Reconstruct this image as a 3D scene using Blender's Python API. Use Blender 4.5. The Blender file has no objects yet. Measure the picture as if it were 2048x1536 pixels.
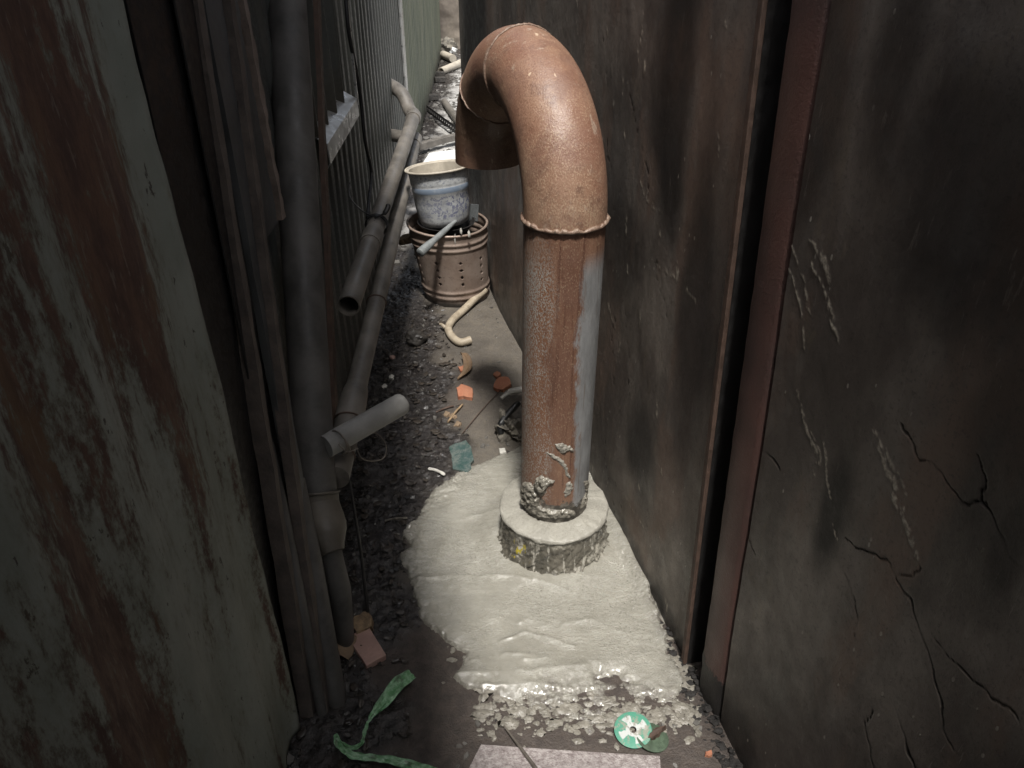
import bpy, math, random
import numpy as np
from mathutils import Vector, Matrix

random.seed(7); rng = np.random.default_rng(11)
PI = math.pi
scn = bpy.context.scene
col = scn.collection

# ------------------------------------------------------------------ survey of the place
# bearings taken from the photograph (pixel) are turned into real ground / wall positions
TH = math.radians(32); FPX = 1500.0; CH = 1.5
_c, _s = math.cos(TH), math.sin(TH)
def ray(px, py):
    u = (px-1024)/FPX; v = (py-768)/FPX
    return (u, _c-v*_s, -_s-v*_c)
def G(px, py, z=0.0):
    r = ray(px, py); t = (z-CH)/r[2]; return Vector((r[0]*t, r[1]*t, z))
def AY(px, py, Y):
    r = ray(px, py); t = Y/r[1]; return Vector((r[0]*t, Y, CH+r[2]*t))
def AD(px, py, d):
    r = ray(px, py); return Vector((r[0]*d, r[1]*d, CH+r[2]*d))
RA, RB = 0.70, -0.2477           # right wall   x = RA + RB*y
LA, LB = -0.50, -0.038           # left wall    x = LA + LB*y
def AW(px, py, a=RA, b=RB):
    r = ray(px, py); t = a/(r[0]-b*r[1]); return Vector((r[0]*t, r[1]*t, CH+r[2]*t))

# ------------------------------------------------------------------ numpy noise
def _h(ix, iy, seed):
    n = (ix.astype(np.int64)*374761393 + iy.astype(np.int64)*668265263 + seed*1442695041) & 0xffffffff
    n = ((n ^ (n >> 13))*1274126177) & 0xffffffff
    n = n ^ (n >> 16)
    return (n & 0xffff)/65535.0
def vnoise(x, y, seed=0):
    xi = np.floor(x); yi = np.floor(y); fx = x-xi; fy = y-yi
    fx = fx*fx*fx*(fx*(fx*6-15)+10); fy = fy*fy*fy*(fy*(fy*6-15)+10)
    a = _h(xi, yi, seed); b = _h(xi+1, yi, seed); c = _h(xi, yi+1, seed); d = _h(xi+1, yi+1, seed)
    return (a*(1-fx)+b*fx)*(1-fy)+(c*(1-fx)+d*fx)*fy
def fbm(x, y, oct=4, seed=0, gain=.5):
    x = np.asarray(x, float); y = np.asarray(y, float)
    s = 0; a = 1; t = 0
    for k in range(oct):
        s = s+a*(vnoise(x*2**k+17.3*k, y*2**k-9.1*k, seed+k)-.5); t += a; a *= gain
    return s/t*2           # about -1..1
def sstep(a, b, x):
    t = np.clip((x-a)/(b-a), 0, 1); return t*t*(3-2*t)
def pdist(X, Y, pts):
    """distance to a polyline"""
    D = np.full(X.shape, 1e9)
    for (x0, y0), (x1, y1) in zip(pts[:-1], pts[1:]):
        dx, dy = x1-x0, y1-y0; L = dx*dx+dy*dy+1e-12
        t = np.clip(((X-x0)*dx+(Y-y0)*dy)/L, 0, 1)
        D = np.minimum(D, np.hypot(X-x0-t*dx, Y-y0-t*dy))
    return D
def inside(X, Y, poly):
    r = np.zeros(X.shape, bool); n = len(poly)
    for i in range(n):
        x0, y0 = poly[i]; x1, y1 = poly[(i+1) % n]
        if y0 == y1: continue
        c = ((y0 > Y) != (y1 > Y)) & (X < (x1-x0)*(Y-y0)/(y1-y0)+x0)
        r ^= c
    return r

# ------------------------------------------------------------------ materials
class NT:
    def __init__(s, name):
        s.m = bpy.data.materials.new(name); s.m.use_nodes = True
        s.t = s.m.node_tree; s.b = s.t.nodes['Principled BSDF']
        s.co = s.n('ShaderNodeTexCoord').outputs['Object']
    def n(s, ty): return s.t.nodes.new(ty)
    def put(s, sock, v):
        if isinstance(v, bpy.types.NodeSocket): s.t.links.new(v, sock)
        elif isinstance(v, (tuple, list)) and len(v) == 3 and sock.type == 'RGBA': sock.default_value = (*v, 1)
        else: sock.default_value = v
    def vec(s, sx=1, sy=1, sz=1, co=None):
        n = s.n('ShaderNodeMapping'); n.inputs['Scale'].default_value = (sx, sy, sz); s.put(n.inputs[0], co or s.co); return n.outputs[0]
    def noise(s, scale, detail=4, rough=.55, v=None, dist=0.0):
        n = s.n('ShaderNodeTexNoise'); n.inputs['Scale'].default_value = scale; n.inputs['Detail'].default_value = detail
        n.inputs['Roughness'].default_value = rough; n.inputs['Distortion'].default_value = dist
        s.put(n.inputs['Vector'], v or s.co); return n.outputs['Fac']
    def voro(s, scale, v=None, feat='F1', rand=1.0):
        n = s.n('ShaderNodeTexVoronoi'); n.feature = feat; n.inputs['Scale'].default_value = scale; n.inputs['Randomness'].default_value = rand
        s.put(n.inputs['Vector'], v or s.co); return n.outputs['Distance']
    def math(s, op, a, b=0.0, clamp=False):
        n = s.n('ShaderNodeMath'); n.operation = op; n.use_clamp = clamp; s.put(n.inputs[0], a); s.put(n.inputs[1], b); return n.outputs[0]
    def ss(s, x, a, b, lo=0.0, hi=1.0):
        n = s.n('ShaderNodeMapRange'); n.interpolation_type = 'SMOOTHSTEP'
        s.put(n.inputs[0], x); n.inputs[1].default_value = a; n.inputs[2].default_value = b; n.inputs[3].default_value = lo; n.inputs[4].default_value = hi
        return n.outputs[0]
    def mix(s, f, a, b):
        n = s.n('ShaderNodeMix'); n.data_type = 'RGBA'; s.put(n.inputs[0], f); s.put(n.inputs[6], a); s.put(n.inputs[7], b); return n.outputs[2]
    def attr(s, name):
        n = s.n('ShaderNodeAttribute'); n.attribute_name = name; return n.outputs['Fac']
    def xyz(s):
        n = s.n('ShaderNodeSeparateXYZ'); s.put(n.inputs[0], s.co); return n.outputs
    def bump(s, h, dist=.002, strength=1.0, prev=None):
        n = s.n('ShaderNodeBump'); n.inputs['Distance'].default_value = dist; s.put(n.inputs['Strength'], strength)
        s.put(n.inputs['Height'], h)
        if prev: s.put(n.inputs['Normal'], prev)
        return n.outputs[0]
    def out(s, color, rough=.6, metal=0.0, normal=None, spec=None, coat=None, trans=None):
        s.put(s.b.inputs['Base Color'], color); s.put(s.b.inputs['Roughness'], rough); s.put(s.b.inputs['Metallic'], metal)
        if normal: s.put(s.b.inputs['Normal'], normal)
        if spec is not None: s.put(s.b.inputs['Specular IOR Level'], spec)
        if coat is not None: s.put(s.b.inputs['Coat Weight'], coat); s.b.inputs['Coat Roughness'].default_value = .12
        if trans is not None: s.put(s.b.inputs['Transmission Weight'], trans)
        return s.m

def simple(name, c, rough=.6, var=.35, scale=14, bump=.0006, bscale=120, metal=0.0, spec=None, c2=None, coat=None):
    t = NT(name)
    k = t.ss(t.noise(scale, 6, .65), .32, .68)
    f = t.ss(t.noise(scale*7, 4), .35, .7)
    a = tuple(x*(1-var) for x in c) if c2 is None else c2
    cc = t.mix(t.math('MULTIPLY', f, .5), t.mix(k, a, c), tuple(x*.75 for x in c))
    r = t.ss(t.noise(scale*2, 4), .3, .7, max(.08, rough-.14), min(1, rough+.14))
    return t.out(cc, r, metal, t.bump(t.noise(bscale, 5), bump), spec, coat)

def m_ground():
    t = NT('ground_concrete_and_mud')
    mud = t.attr('mud'); dry = t.attr('dry'); red = t.attr('red')
    n1 = t.noise(5, 7, .65); n2 = t.noise(40, 6, .7); n3 = t.noise(230, 3, .6)
    con = t.mix(t.ss(n1, .35, .65), (.135, .118, .095), (.075, .066, .055))
    con = t.mix(t.ss(n2, .4, .7), con, (.105, .093, .078))
    con = t.mix(t.math('MULTIPLY', t.ss(n3, .58, .75), .5), con, (.22, .19, .155))
    con = t.mix(red, con, t.mix(t.ss(n2, .35, .65), (.076, .060, .050), (.05, .040, .035)))
    far_lit = t.mix(t.ss(t.noise(11, 8, .7), .38, .62), (.27, .26, .245), (.46, .45, .43))
    far_lit = t.mix(t.math('MULTIPLY', t.ss(t.noise(60, 4, .7), .55, .7), .7), far_lit, (.13, .125, .12))
    con = t.mix(dry, con, far_lit)  # far floor: pale concrete with open-sky brightness painted into the colour
    md = t.mix(t.ss(n2, .4, .66), (.024, .021, .020), (.055, .049, .045))
    md = t.mix(t.math('MULTIPLY', t.ss(n3, .6, .72), .6), md, (.11, .10, .095))
    c = t.mix(mud, con, md)
    wet = t.ss(t.noise(9, 5, .6), .38, .6)
    rc = t.ss(n2, .3, .7, .42, .78)
    rm = t.ss(t.math('ADD', t.math('MULTIPLY', wet, .6), t.math('MULTIPLY', n2, .4)), .25, .75, .4, .07)
    r = t.n('ShaderNodeMix'); t.put(r.inputs[0], mud); t.put(r.inputs[2], rc); t.put(r.inputs[3], rm)
    b = t.bump(n3, .003, .8, t.bump(n2, .006, .7))
    return t.out(c, r.outputs[0], 0, b)

def m_cement():
    t = NT('wet_cement')
    lump = t.attr('thin')
    n1 = t.noise(7, 6, .6); n2 = t.noise(70, 5, .65); n3 = t.noise(420, 2, .5)
    c = t.mix(t.ss(n1, .3, .7), (.242, .231, .195), (.33, .316, .269))
    c = t.mix(t.math('MULTIPLY', t.ss(n2, .5, .75), .4), c, (.215, .20, .168))
    # small air pores
    vor = t.voro(105); pore = t.math('MULTIPLY', t.ss(vor, .13, .2, 1, 0), t.ss(t.noise(6, 3), .46, .62))
    c = t.mix(t.math('MULTIPLY', pore, .6), c, (.13, .115, .09))
    c = t.mix(t.math('MULTIPLY', lump, t.ss(t.noise(50, 5, .7), .40, .6)), c, (.13, .115, .10))
    r = t.ss(t.noise(28, 5, .6, t.vec(1, 2.2, 1)), .34, .66, .08, .34)
    h = t.math('ADD', t.math('MULTIPLY', n2, .7), t.math('MULTIPLY', n3, .3))
    b = t.bump(h, .0045, t.ss(t.noise(5, 3), .35, .65, .3, .95))
    b = t.bump(t.noise(125, 3, .6, t.vec(1, 2.4, 1), .4), .0030, t.ss(t.noise(6.5, 4), .42, .6, .1, .9), b)
    b = t.bump(t.noise(330, 3, .7, t.vec(1, 1.8, 1)), .0022, t.ss(t.noise(8, 3), .4, .65, .2, .9), b)
    b = t.bump(t.math('SUBTRACT', 1.0, pore), .0015, .7, b)
    return t.out(c, r, 0, b, .8, .5)

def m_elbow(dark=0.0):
    t = NT('rusty_steel_bend')
    n1 = t.noise(6, 6, .6); n2 = t.noise(24, 6, .65); sp = t.noise(330, 3, .65, t.vec(1, 1, .65)); dens = t.noise(3.6, 5)
    c = t.mix(t.ss(n1, .32, .68), (.185, .094, .062), (.30, .185, .122))
    c = t.mix(t.ss(n2, .48, .72), c, (.155, .086, .060))
    g = t.math('ADD', sp, t.math('MULTIPLY', t.math('SUBTRACT', dens, .5), .95))
    c = t.mix(t.math('MULTIPLY', t.ss(g, .54, .70), .5), c, (.43, .32, .215))
    c = t.mix(t.math('MULTIPLY', t.ss(g, .33, .42, 1, 0), .5), c, (.12, .052, .032))
    # dull purple brown blotches and a few scratches
    c = t.mix(t.math('MULTIPLY', t.ss(t.noise(7, 6, .7, None, .6), .50, .62), .55), c, (.15, .078, .055))
    c = t.mix(t.math('MULTIPLY', t.ss(t.noise(13, 6, .75), .60, .66), .6), c, (.135, .082, .064))
    c = t.mix(t.math('MULTIPLY', t.ss(t.noise(28, 5, .7, t.vec(1, 1, .4)), .60, .70), .45), c, (.42, .345, .27))
    scr = t.ss(t.noise(34, 2, .4, t.vec(1, 1, .12), 1.5), .735, .755)
    c = t.mix(t.math('MULTIPLY', scr, .7), c, (.55, .42, .30))
    r = t.ss(t.noise(11, 5, .6), .35, .68, .36, .58)
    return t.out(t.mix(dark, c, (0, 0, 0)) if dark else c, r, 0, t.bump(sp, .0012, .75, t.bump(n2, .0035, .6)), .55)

def m_riser():
    t = NT('rusty_galvanised_riser')
    X, Y, Z = t.xyz()
    p = t.math('DIVIDE', X, .089)                     # -1..1 across the pipe
    wob = t.math('MULTIPLY', t.math('SUBTRACT', t.noise(60, 7, .8, t.vec(1, 1, .3)), .5), .8)
    wob2 = t.math('MULTIPLY', t.math('SUBTRACT', t.noise(5, 4, .6, t.vec(1, 1, .7)), .5), .8)
    q = t.math('ADD', t.math('ADD', p, wob), wob2)
    n1 = t.noise(9, 6, .65, t.vec(1, 1, .25)); sp = t.noise(330, 3, .6, t.vec(1, 1, .6)); drip = t.noise(120, 3, .6, t.vec(1, 1, .035))
    rust = t.mix(t.ss(n1, .32, .68), (.125, .062, .042), (.225, .125, .080))
    rust = t.mix(t.math('MULTIPLY', t.ss(drip, .52, .64), .7), rust, (.085, .038, .026))
    rust = t.mix(t.math('MULTIPLY', t.ss(sp, .55, .66), .42), rust, (.34, .25, .165))
    zinc = t.mix(t.ss(t.noise(32, 5, .7, t.vec(1, 1, .3)), .35, .65), (.25, .25, .248), (.35, .352, .352))
    zinc = t.mix(t.math('MULTIPLY', t.ss(drip, .56, .66), .5), zinc, (.17, .12, .09))
    mott = t.math('ADD', t.math('MULTIPLY', t.noise(300, 4, .7, t.vec(1, 1, .6)), .75), t.math('MULTIPLY', n1, .25))
    mot = t.mix(t.ss(mott, .46, .56), (.20, .10, .058), (.30, .28, .25))
    top = t.ss(Z, .83, .90)                           # fully rusted below the weld
    right = t.math('MULTIPLY', t.ss(q, .34, .52), t.math('SUBTRACT', 1.0, top))
    left = t.math('MULTIPLY', t.ss(q, -.15, -.55), t.math('SUBTRACT', 1.0, t.math('MULTIPLY', top, .7)))
    c = t.mix(left, rust, mot); c = t.mix(right, c, zinc)
    mud = t.ss(t.math('ADD', Z, t.math('MULTIPLY', t.math('SUBTRACT', t.noise(26, 5, .7), .5), .22)), .215, .195)
    c = t.mix(mud, c, t.mix(t.ss(t.noise(60, 4), .4, .65), (.055, .048, .04), (.16, .145, .12)))
    r = t.ss(t.noise(16, 5), .3, .7, .33, .58)
    h = t.math('ADD', sp, t.math('MULTIPLY', mud, t.noise(45, 4)))
    return t.out(c, r, t.math('MULTIPLY', right, .35), t.bump(h, .0016, .6, t.bump(t.math('ADD', left, right), .0007, -.6)), .5)

def m_rustsheet():
    t = NT('peeling_paint_on_sheet_steel')
    v = t.vec(1, 1, .13); n1 = t.noise(8.5, 6, .62, v); n2 = t.noise(34, 6, .72, t.vec(1, 1, .28)); n3 = t.noise(140, 5, .72, t.vec(1, 1, .55))
    g = t.math('ADD', t.math('MULTIPLY', n1, .62), t.math('ADD', t.math('MULTIPLY', n2, .26), t.math('MULTIPLY', n3, .16)))
    X, Y, Z = t.xyz(); g = t.math('SUBTRACT', t.math('SUBTRACT', g, .022), t.math('MULTIPLY', t.ss(Y, .49, .545), .06))
    g = t.math('SUBTRACT', g, t.math('MULTIPLY', t.ss(Z, .75, .35), .03))
    fac = t.ss(g, .512, .545)
    stain = t.ss(g, .44, .53)
    paint = t.mix(t.ss(t.noise(5, 5), .3, .7), (.235, .25, .21), (.32, .33, .285))
    paint = t.mix(t.math('MULTIPLY', t.ss(n2, .56, .7), .6), paint, (.22, .215, .165))
    paint = t.mix(t.math('MULTIPLY', t.ss(t.noise(55, 5, .75, t.vec(1, 1, .4)), .62, .66), .9), paint, (.06, .05, .04))
    rust = t.mix(t.ss(n2, .35, .65), (.155, .088, .060), (.092, .056, .045))
    rust = t.mix(t.ss(t.noise(9, 5, .6, t.vec(1, 1, .3)), .52, .66), rust, (.155, .095, .055))
    rust = t.mix(t.math('MULTIPLY', t.ss(t.noise(85, 4, .7, t.vec(1, 1, .12)), .6, .66), .7), rust, (.21, .17, .135))
    paint = t.mix(t.math('MULTIPLY', stain, .45), paint, (.135, .115, .075))
    c = t.mix(fac, paint, rust)
    rim = t.math('MULTIPLY', t.ss(g, .49, .52), t.ss(g, .55, .52))
    c = t.mix(t.math('MULTIPLY', rim, .35), c, (.055, .03, .018))
    return t.out(c, t.ss(n2, .3, .7, .55, .85), 0, t.bump(fac, .0012, -.9, t.bump(n3, .0016, .7)), .35)

def m_sootwall():
    t = NT('sooty_plaster')
    cr = t.attr('crack'); fl = t.attr('flake'); soot = t.attr('soot')
    n1 = t.noise(3.6, 7, .64, t.vec(1, 1, .62)); n2 = t.noise(18, 8, .74, t.vec(1, 1, .85)); n3 = t.noise(150, 5, .75)
    c = t.mix(t.ss(n1, .36, .62), (.20, .172, .146), (.088, .073, .063))
    c = t.mix(t.ss(t.noise(5, 5, .6, t.vec(1, 1, .35)), .5, .62), c, (.155, .112, .088))
    c = t.mix(t.math('MULTIPLY', t.ss(n2, .55, .75), .6), c, (.20, .182, .155))
    c = t.mix(t.math('MULTIPLY', t.ss(t.noise(14, 6, .7, t.vec(1, 1, .35)), .58, .7), .45), c, (.16, .13, .09))
    c = t.mix(t.math('MULTIPLY', t.ss(n3, .52, .66), .5), c, (.04, .035, .032))
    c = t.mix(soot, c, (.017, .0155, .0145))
    c = t.mix(fl, c, t.mix(t.ss(n3, .4, .6), (.46, .41, .33), (.24, .21, .17)))
    c = t.mix(cr, c, (.012, .011, .010))
    # tiny splashes of cement
    spl = t.math('MULTIPLY', t.ss(t.voro(46, t.vec(1, 1, .5)), .11, .085), t.ss(t.noise(7, 3), .48, .6))
    c = t.mix(t.math('MULTIPLY', spl, .8), c, (.35, .32, .27))
    r = t.ss(n2, .3, .7, .30, .62)
    b = t.bump(n3, .0014, .5, t.bump(n2, .004, .4)); b = t.bump(spl, .002, .7, b)
    # slanting scratches and scuffs in the skin
    mp = t.n('ShaderNodeMapping'); mp.inputs['Rotation'].default_value = (math.radians(14), 0, 0); mp.inputs['Scale'].default_value = (1, 1, .16); t.put(mp.inputs[0], t.co)
    sc = t.math('MULTIPLY', t.ss(t.noise(120, 4, .7, mp.outputs[0]), .60, .68), t.ss(t.noise(9, 4), .42, .6))
    c = t.mix(t.math('MULTIPLY', sc, .22), c, (.24, .215, .185))
    b = t.bump(sc, .0008, .5, b)
    return t.out(c, r, 0, b, .45)

def m_darkwall(name, a, b_, streak, rough=.6):
    t = NT(name)
    n1 = t.noise(5, 6, .65, t.vec(1, 1, .25)); n2 = t.noise(42, 5, .65, t.vec(1, 1, .06)); n3 = t.noise(90, 4)
    c = t.mix(t.ss(n1, .32, .68), a, b_)
    c = t.mix(t.math('MULTIPLY', t.ss(n2, .5, .7), .7), c, streak)
    X, Y, Z = t.xyz()
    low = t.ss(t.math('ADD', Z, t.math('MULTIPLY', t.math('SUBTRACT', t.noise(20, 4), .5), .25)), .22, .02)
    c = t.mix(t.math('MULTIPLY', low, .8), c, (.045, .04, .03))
    return t.out(c, t.ss(n3, .3, .7, rough-.12, rough+.15), 0, t.bump(n3, .0006, .5))

def m_barrel():
    t = NT('scorched_tin')
    X, Y, Z = t.xyz()
    n1 = t.noise(9, 6, .65); n2 = t.noise(60, 5, .7)
    c = t.mix(t.ss(n1, .33, .67), (.34, .27, .225), (.235, .175, .14))
    c = t.mix(t.math('MULTIPLY', t.ss(n2, .52, .7), .6), c, (.12, .075, .055))
    c = t.mix(t.math('MULTIPLY', t.ss(t.noise(26, 4, .6, t.vec(1, 1, .3)), .6, .7), .5), c, (.33, .28, .235))
    low = t.ss(t.math('ADD', Z, t.math('MULTIPLY', t.math('SUBTRACT', n1, .5), .10)), .05, .0)
    c = t.mix(low, c, (.04, .035, .03))
    return t.out(c, t.ss(n2, .3, .7, .42, .66), .35, t.bump(n2, .0008, .6))

def m_pot():
    t = NT('worn_enamel_with_blue_sprigs')
    X, Y, Z = t.xyz()
    n1 = t.noise(16, 6, .7); n2 = t.noise(90, 5, .7)
    c = t.mix(t.ss(n1, .35, .66), (.46, .47, .47), (.29, .30, .31))
    c = t.mix(t.math('MULTIPLY', t.ss(n2, .5, .65), .6), c, (.13, .135, .145))
    # blue band under the rim
    band = t.math('MULTIPLY', t.ss(Z, .143, .146), t.ss(Z, .168, .165))
    c = t.mix(t.math('MULTIPLY', band, t.ss(n1, .25, .5, .5, .95)), c, (.17, .215, .28))
    # sprigs: curling leaf shapes below the band
    vv = t.noise(30, 2, .5, None, 2.2); leaf = t.math('MULTIPLY', t.ss(vv, .52, .56), t.ss(vv, .66, .62))
    vo = t.ss(t.voro(44), .34, .27)
    spr = t.math('MAXIMUM', leaf, t.math('MULTIPLY', vo, .8))
    spr = t.math('MULTIPLY', spr, t.math('MULTIPLY', t.ss(Z, .035, .05), t.ss(Z, .137, .128)))
    c = t.mix(t.math('MULTIPLY', spr, t.ss(X, -.09, .06, .4, .85)), c, (.10, .11, .20))
    up = t.math('MULTIPLY', t.ss(t.voro(70), .33, .26), t.ss(Z, .172, .18))
    c = t.mix(t.math('MULTIPLY', up, .5), c, (.12, .14, .20))
    return t.out(c, t.ss(n2, .3, .7, .25, .5), 0, t.bump(n2, .0005, .6))

def m_disc():
    t = NT('printed_abrasive_disc')
    X, Y, Z = t.xyz()
    ang = t.math('ARCTAN2', Y, X); rad = t.math('SQRT', t.math('ADD', t.math('MULTIPLY', X, X), t.math('MULTIPLY', Y, Y)))
    ns = t.math('MULTIPLY', t.math('SUBTRACT', t.noise(60, 3), .5), 2.4)
    w = t.math('SINE', t.math('ADD', t.math('MULTIPLY', ang, 4), ns))
    white = t.math('MULTIPLY', t.ss(w, .15, .3), t.ss(rad, .033, .030))
    white = t.math('MAXIMUM', white, t.ss(rad, .0165, .0145))
    c = t.mix(white, (.085, .29, .20), (.52, .54, .52))
    c = t.mix(t.ss(t.noise(90, 5, .75), .56, .64), c, (.22, .25, .21))
    c = t.mix(t.math('MULTIPLY', t.ss(t.noise(55, 5, .7), .52, .60), .8), c, (.30, .28, .23))
    return t.out(c, .5, 0, t.bump(t.noise(300, 3), .0006))

def m_cliff():
    t = NT('muddy_collar_side')
    n1 = t.noise(16, 6, .7, t.vec(1, 1, .5)); n2 = t.noise(90, 5, .7)
    X, Y, Z = t.xyz()
    c = t.mix(t.ss(n1, .35, .65), (.072, .066, .052), (.145, .132, .105))
    run = t.noise(62, 3, .6, t.vec(1, 1, .10), .6)
    c = t.mix(t.math('MULTIPLY', t.ss(run, .55, .60), .85), c, (.38, .36, .31))
    pale = t.math('MULTIPLY', t.ss(t.noise(12, 4), .56, .64), t.ss(n2, .4, .55))
    c = t.mix(pale, c, (.34, .32, .27))
    yl = t.math('MULTIPLY', t.ss(t.noise(75, 2, .5, t.vec(1, 1, .2), 1.2), .58, .62),
                t.math('MULTIPLY', t.ss(X, -.118, -.108), t.math('MULTIPLY', t.ss(X, -.065, -.075), t.math('MULTIPLY', t.ss(Z, .03, .045), t.ss(Z, .10, .09)))))
    c = t.mix(yl, c, (.42, .34, .03))
    topf = t.attr('top')
    cem = t.mix(t.ss(n1, .3, .7), (.26, .247, .212), (.34, .325, .28))
    c = t.mix(topf, c, cem)
    r = t.ss(n2, .3, .7, .18, .5)
    return t.out(c, r, 0, t.bump(n2, .004, .7, t.bump(n1, .008, t.math('SUBTRACT', 1.0, topf) if False else .35)), .6)

def m_post():
    t = NT('red_oxide_steel')
    X, Y, Z = t.xyz()
    n1 = t.noise(10, 5, .6, t.vec(1, 1, .4)); n2 = t.noise(160, 4, .7)
    c = t.mix(t.ss(n1, .33, .67), (.105, .055, .045), (.068, .040, .034))
    c = t.mix(t.math('MULTIPLY', t.ss(n2, .5, .68), .6), c, (.085, .036, .034))
    c = t.mix(t.math('MULTIPLY', t.ss(n2, .69, .73), .8), c, (.22, .15, .13))
    burn = t.ss(t.math('ADD', Z, t.math('MULTIPLY', t.math('SUBTRACT', t.noise(55, 4), .5), .10)), .118, .105)
    c = t.mix(burn, c, (.018, .016, .015))
    return t.out(c, t.ss(n1, .3, .7, .4, .6), 0, t.bump(t.math('ADD', n2, t.math('MULTIPLY', burn, t.noise(40, 4))), .0022, .7))

def m_ribbon():
    t = NT('green_plastic_strapping')
    n = t.noise(90, 4, .6, t.vec(1, 1, 1)); n1 = t.noise(30, 4)
    c = t.mix(t.ss(n, .4, .6), (.14, .32, .15), (.30, .50, .31))
    c = t.mix(t.math('MULTIPLY', t.ss(n1, .58, .68), .7), c, (.06, .08, .045))
    return t.out(c, .35, 0, t.bump(n, .001, .6))

M = {
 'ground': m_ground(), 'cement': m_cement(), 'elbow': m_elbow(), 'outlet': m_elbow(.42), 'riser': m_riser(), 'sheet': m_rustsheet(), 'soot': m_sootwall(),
 'barrel': m_barrel(), 'pot': m_pot(), 'disc': m_disc(), 'collar': m_cliff(), 'post': m_post(), 'ribbon': m_ribbon(),
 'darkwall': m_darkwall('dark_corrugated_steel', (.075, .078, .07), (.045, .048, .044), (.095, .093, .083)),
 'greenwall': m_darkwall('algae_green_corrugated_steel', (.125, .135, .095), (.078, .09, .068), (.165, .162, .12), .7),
 'endwall': simple('stained_plaster', (.25, .215, .175), .8, .5, 3.5, .003, 30, c2=(.12, .10, .085)),
 'weld': simple('weld_metal', (.17, .105, .075), .45, .5, 60, .0015, 300, .1, c2=(.27, .20, .15)),
 'pvc': simple('dusty_grey_pvc', (.19, .172, .15), .5, .6, 11, .0006, 60),
 'pvc_dark': simple('grimy_grey_pvc', (.115, .108, .100), .62, .6, 11, .0006, 60),
 'pvc_brown': simple('grimy_brown_pvc', (.135, .118, .095), .55, .5, 10, .0008, 60),
 'pvc_stub': simple('dusty_pvc_stub', (.27, .265, .25), .6, .3, 14, .0006, 90),
 'black': simple('black_rubber', (.014, .014, .014), .42, .3, 30, .0004),
 'cable': simple('black_cable', (.012, .012, .013), .5, .3, 30, .0004),
 'tin': simple('bare_flashing', (.42, .42, .41), .38, .4, 18, .0008, 80, .5),
 'stud': simple('dark_steel_stud', (.085, .086, .085), .55, .35, 9, .0006, 90),
 'wood': simple('weathered_timber', (.13, .105, .088), .85, .6, 22, .003, 60, c2=(.055, .045, .04)),
 'woodpale': simple('pale_brown_timber', (.24, .19, .16), .8, .5, 22, .003, 60),
 'woodlight': simple('split_timber', (.34, .24, .14), .8, .55, 60, .003, 130, c2=(.12, .08, .05)),
 'rustbar': simple('rusty_bar', (.10, .062, .045), .7, .5, 40, .001, 200),
 'hose': simple('dirty_cream_hose', (.42, .36, .27), .55, .35, 24, .001, 90, c2=(.24, .195, .14)),
 'brick': simple('orange_brick', (.40, .18, .105), .85, .6, 30, .0022, 160, c2=(.36, .13, .07)),
 'tile': simple('pink_tile', (.50, .32, .27), .6, .3, 14, .0008, 160),
 'rubble': simple('concrete_rubble', (.26, .235, .19), .75, .75, 24, .006, 60, c2=(.05, .045, .04)),
 'darkrock': simple('dark_wet_stone', (.06, .054, .048), .5, .6, 18, .006, 50),
 'white': simple('white_foam_board', (.80, .80, .77), .7, .12, 12, .001, 80),
 'paletile': simple('pale_chip', (.66, .64, .58), .5, .25, 30, .001, 120),
 'slab': simple('speckled_stone_slab', (.40, .36, .345), .3, .5, 75, .0045, 130, c2=(.19, .155, .15)),
 'gravel': simple('wet_black_chips', (.050, .046, .043), .22, .5, 16, .0015, 200, spec=.6, c2=(.02, .018, .017)),
 'chips': simple('grey_debris_chips', (.17, .16, .145), .55, .6, 9, .001, 200),
 'crumb': simple('cement_crumbs', (.27, .25, .21), .32, .35, 40, .003, 150, spec=.6),
 'glassg': simple('muddy_green_glass', (.035, .075, .068), .12, .5, 45, .0006, 70, spec=.7, c2=(.15, .165, .15)),
 'litter': simple('sodden_litter', (.075, .062, .05), .3, .6, 12, .001, 150, c2=(.022, .019, .017)),
 'char': simple('matte_char', (.03, .027, .025), .85, .6, 40, .003, 120),
 'leaf': simple('dry_leaf', (.20, .13, .075), .7, .5, 40, .001, 120),
 'paper': simple('soggy_paper', (.30, .215, .14), .8, .4, 30, .0015, 90),
 'discback': simple('dark_green_abrasive', (.085, .125, .08), .6, .5, 70, .001, 240),
 'wire': simple('dull_wire', (.24, .21, .18), .45, .4, 40, .0003, 200, .5),
 'iron': simple('black_iron', (.03, .028, .027), .5, .4, 30, .001, 120, .3),
 'handle': simple('grey_handle', (.22, .235, .235), .45, .35, 24, .0006, 100),
 'pvcfar': simple('pale_conduit', (.5, .45, .37), .6, .35, 14, .0008, 60),
 'plateglass': simple('sooty_glass_pane', (.08, .085, .085), .1, .5, 40, .0004, 90, spec=.7),
 'roof': simple('added_roof_sheet', (.22, .22, .21), .6, .3, 5, .0008, 60),
 'smear': simple('mortar_smear', (.33, .31, .265), .35, .5, 40, .003, 160, c2=(.17, .155, .13)),
 'smearwet': simple('wet_mortar_smear', (.13, .118, .095), .22, .55, 40, .003, 160, c2=(.30, .28, .235)),
}

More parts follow.
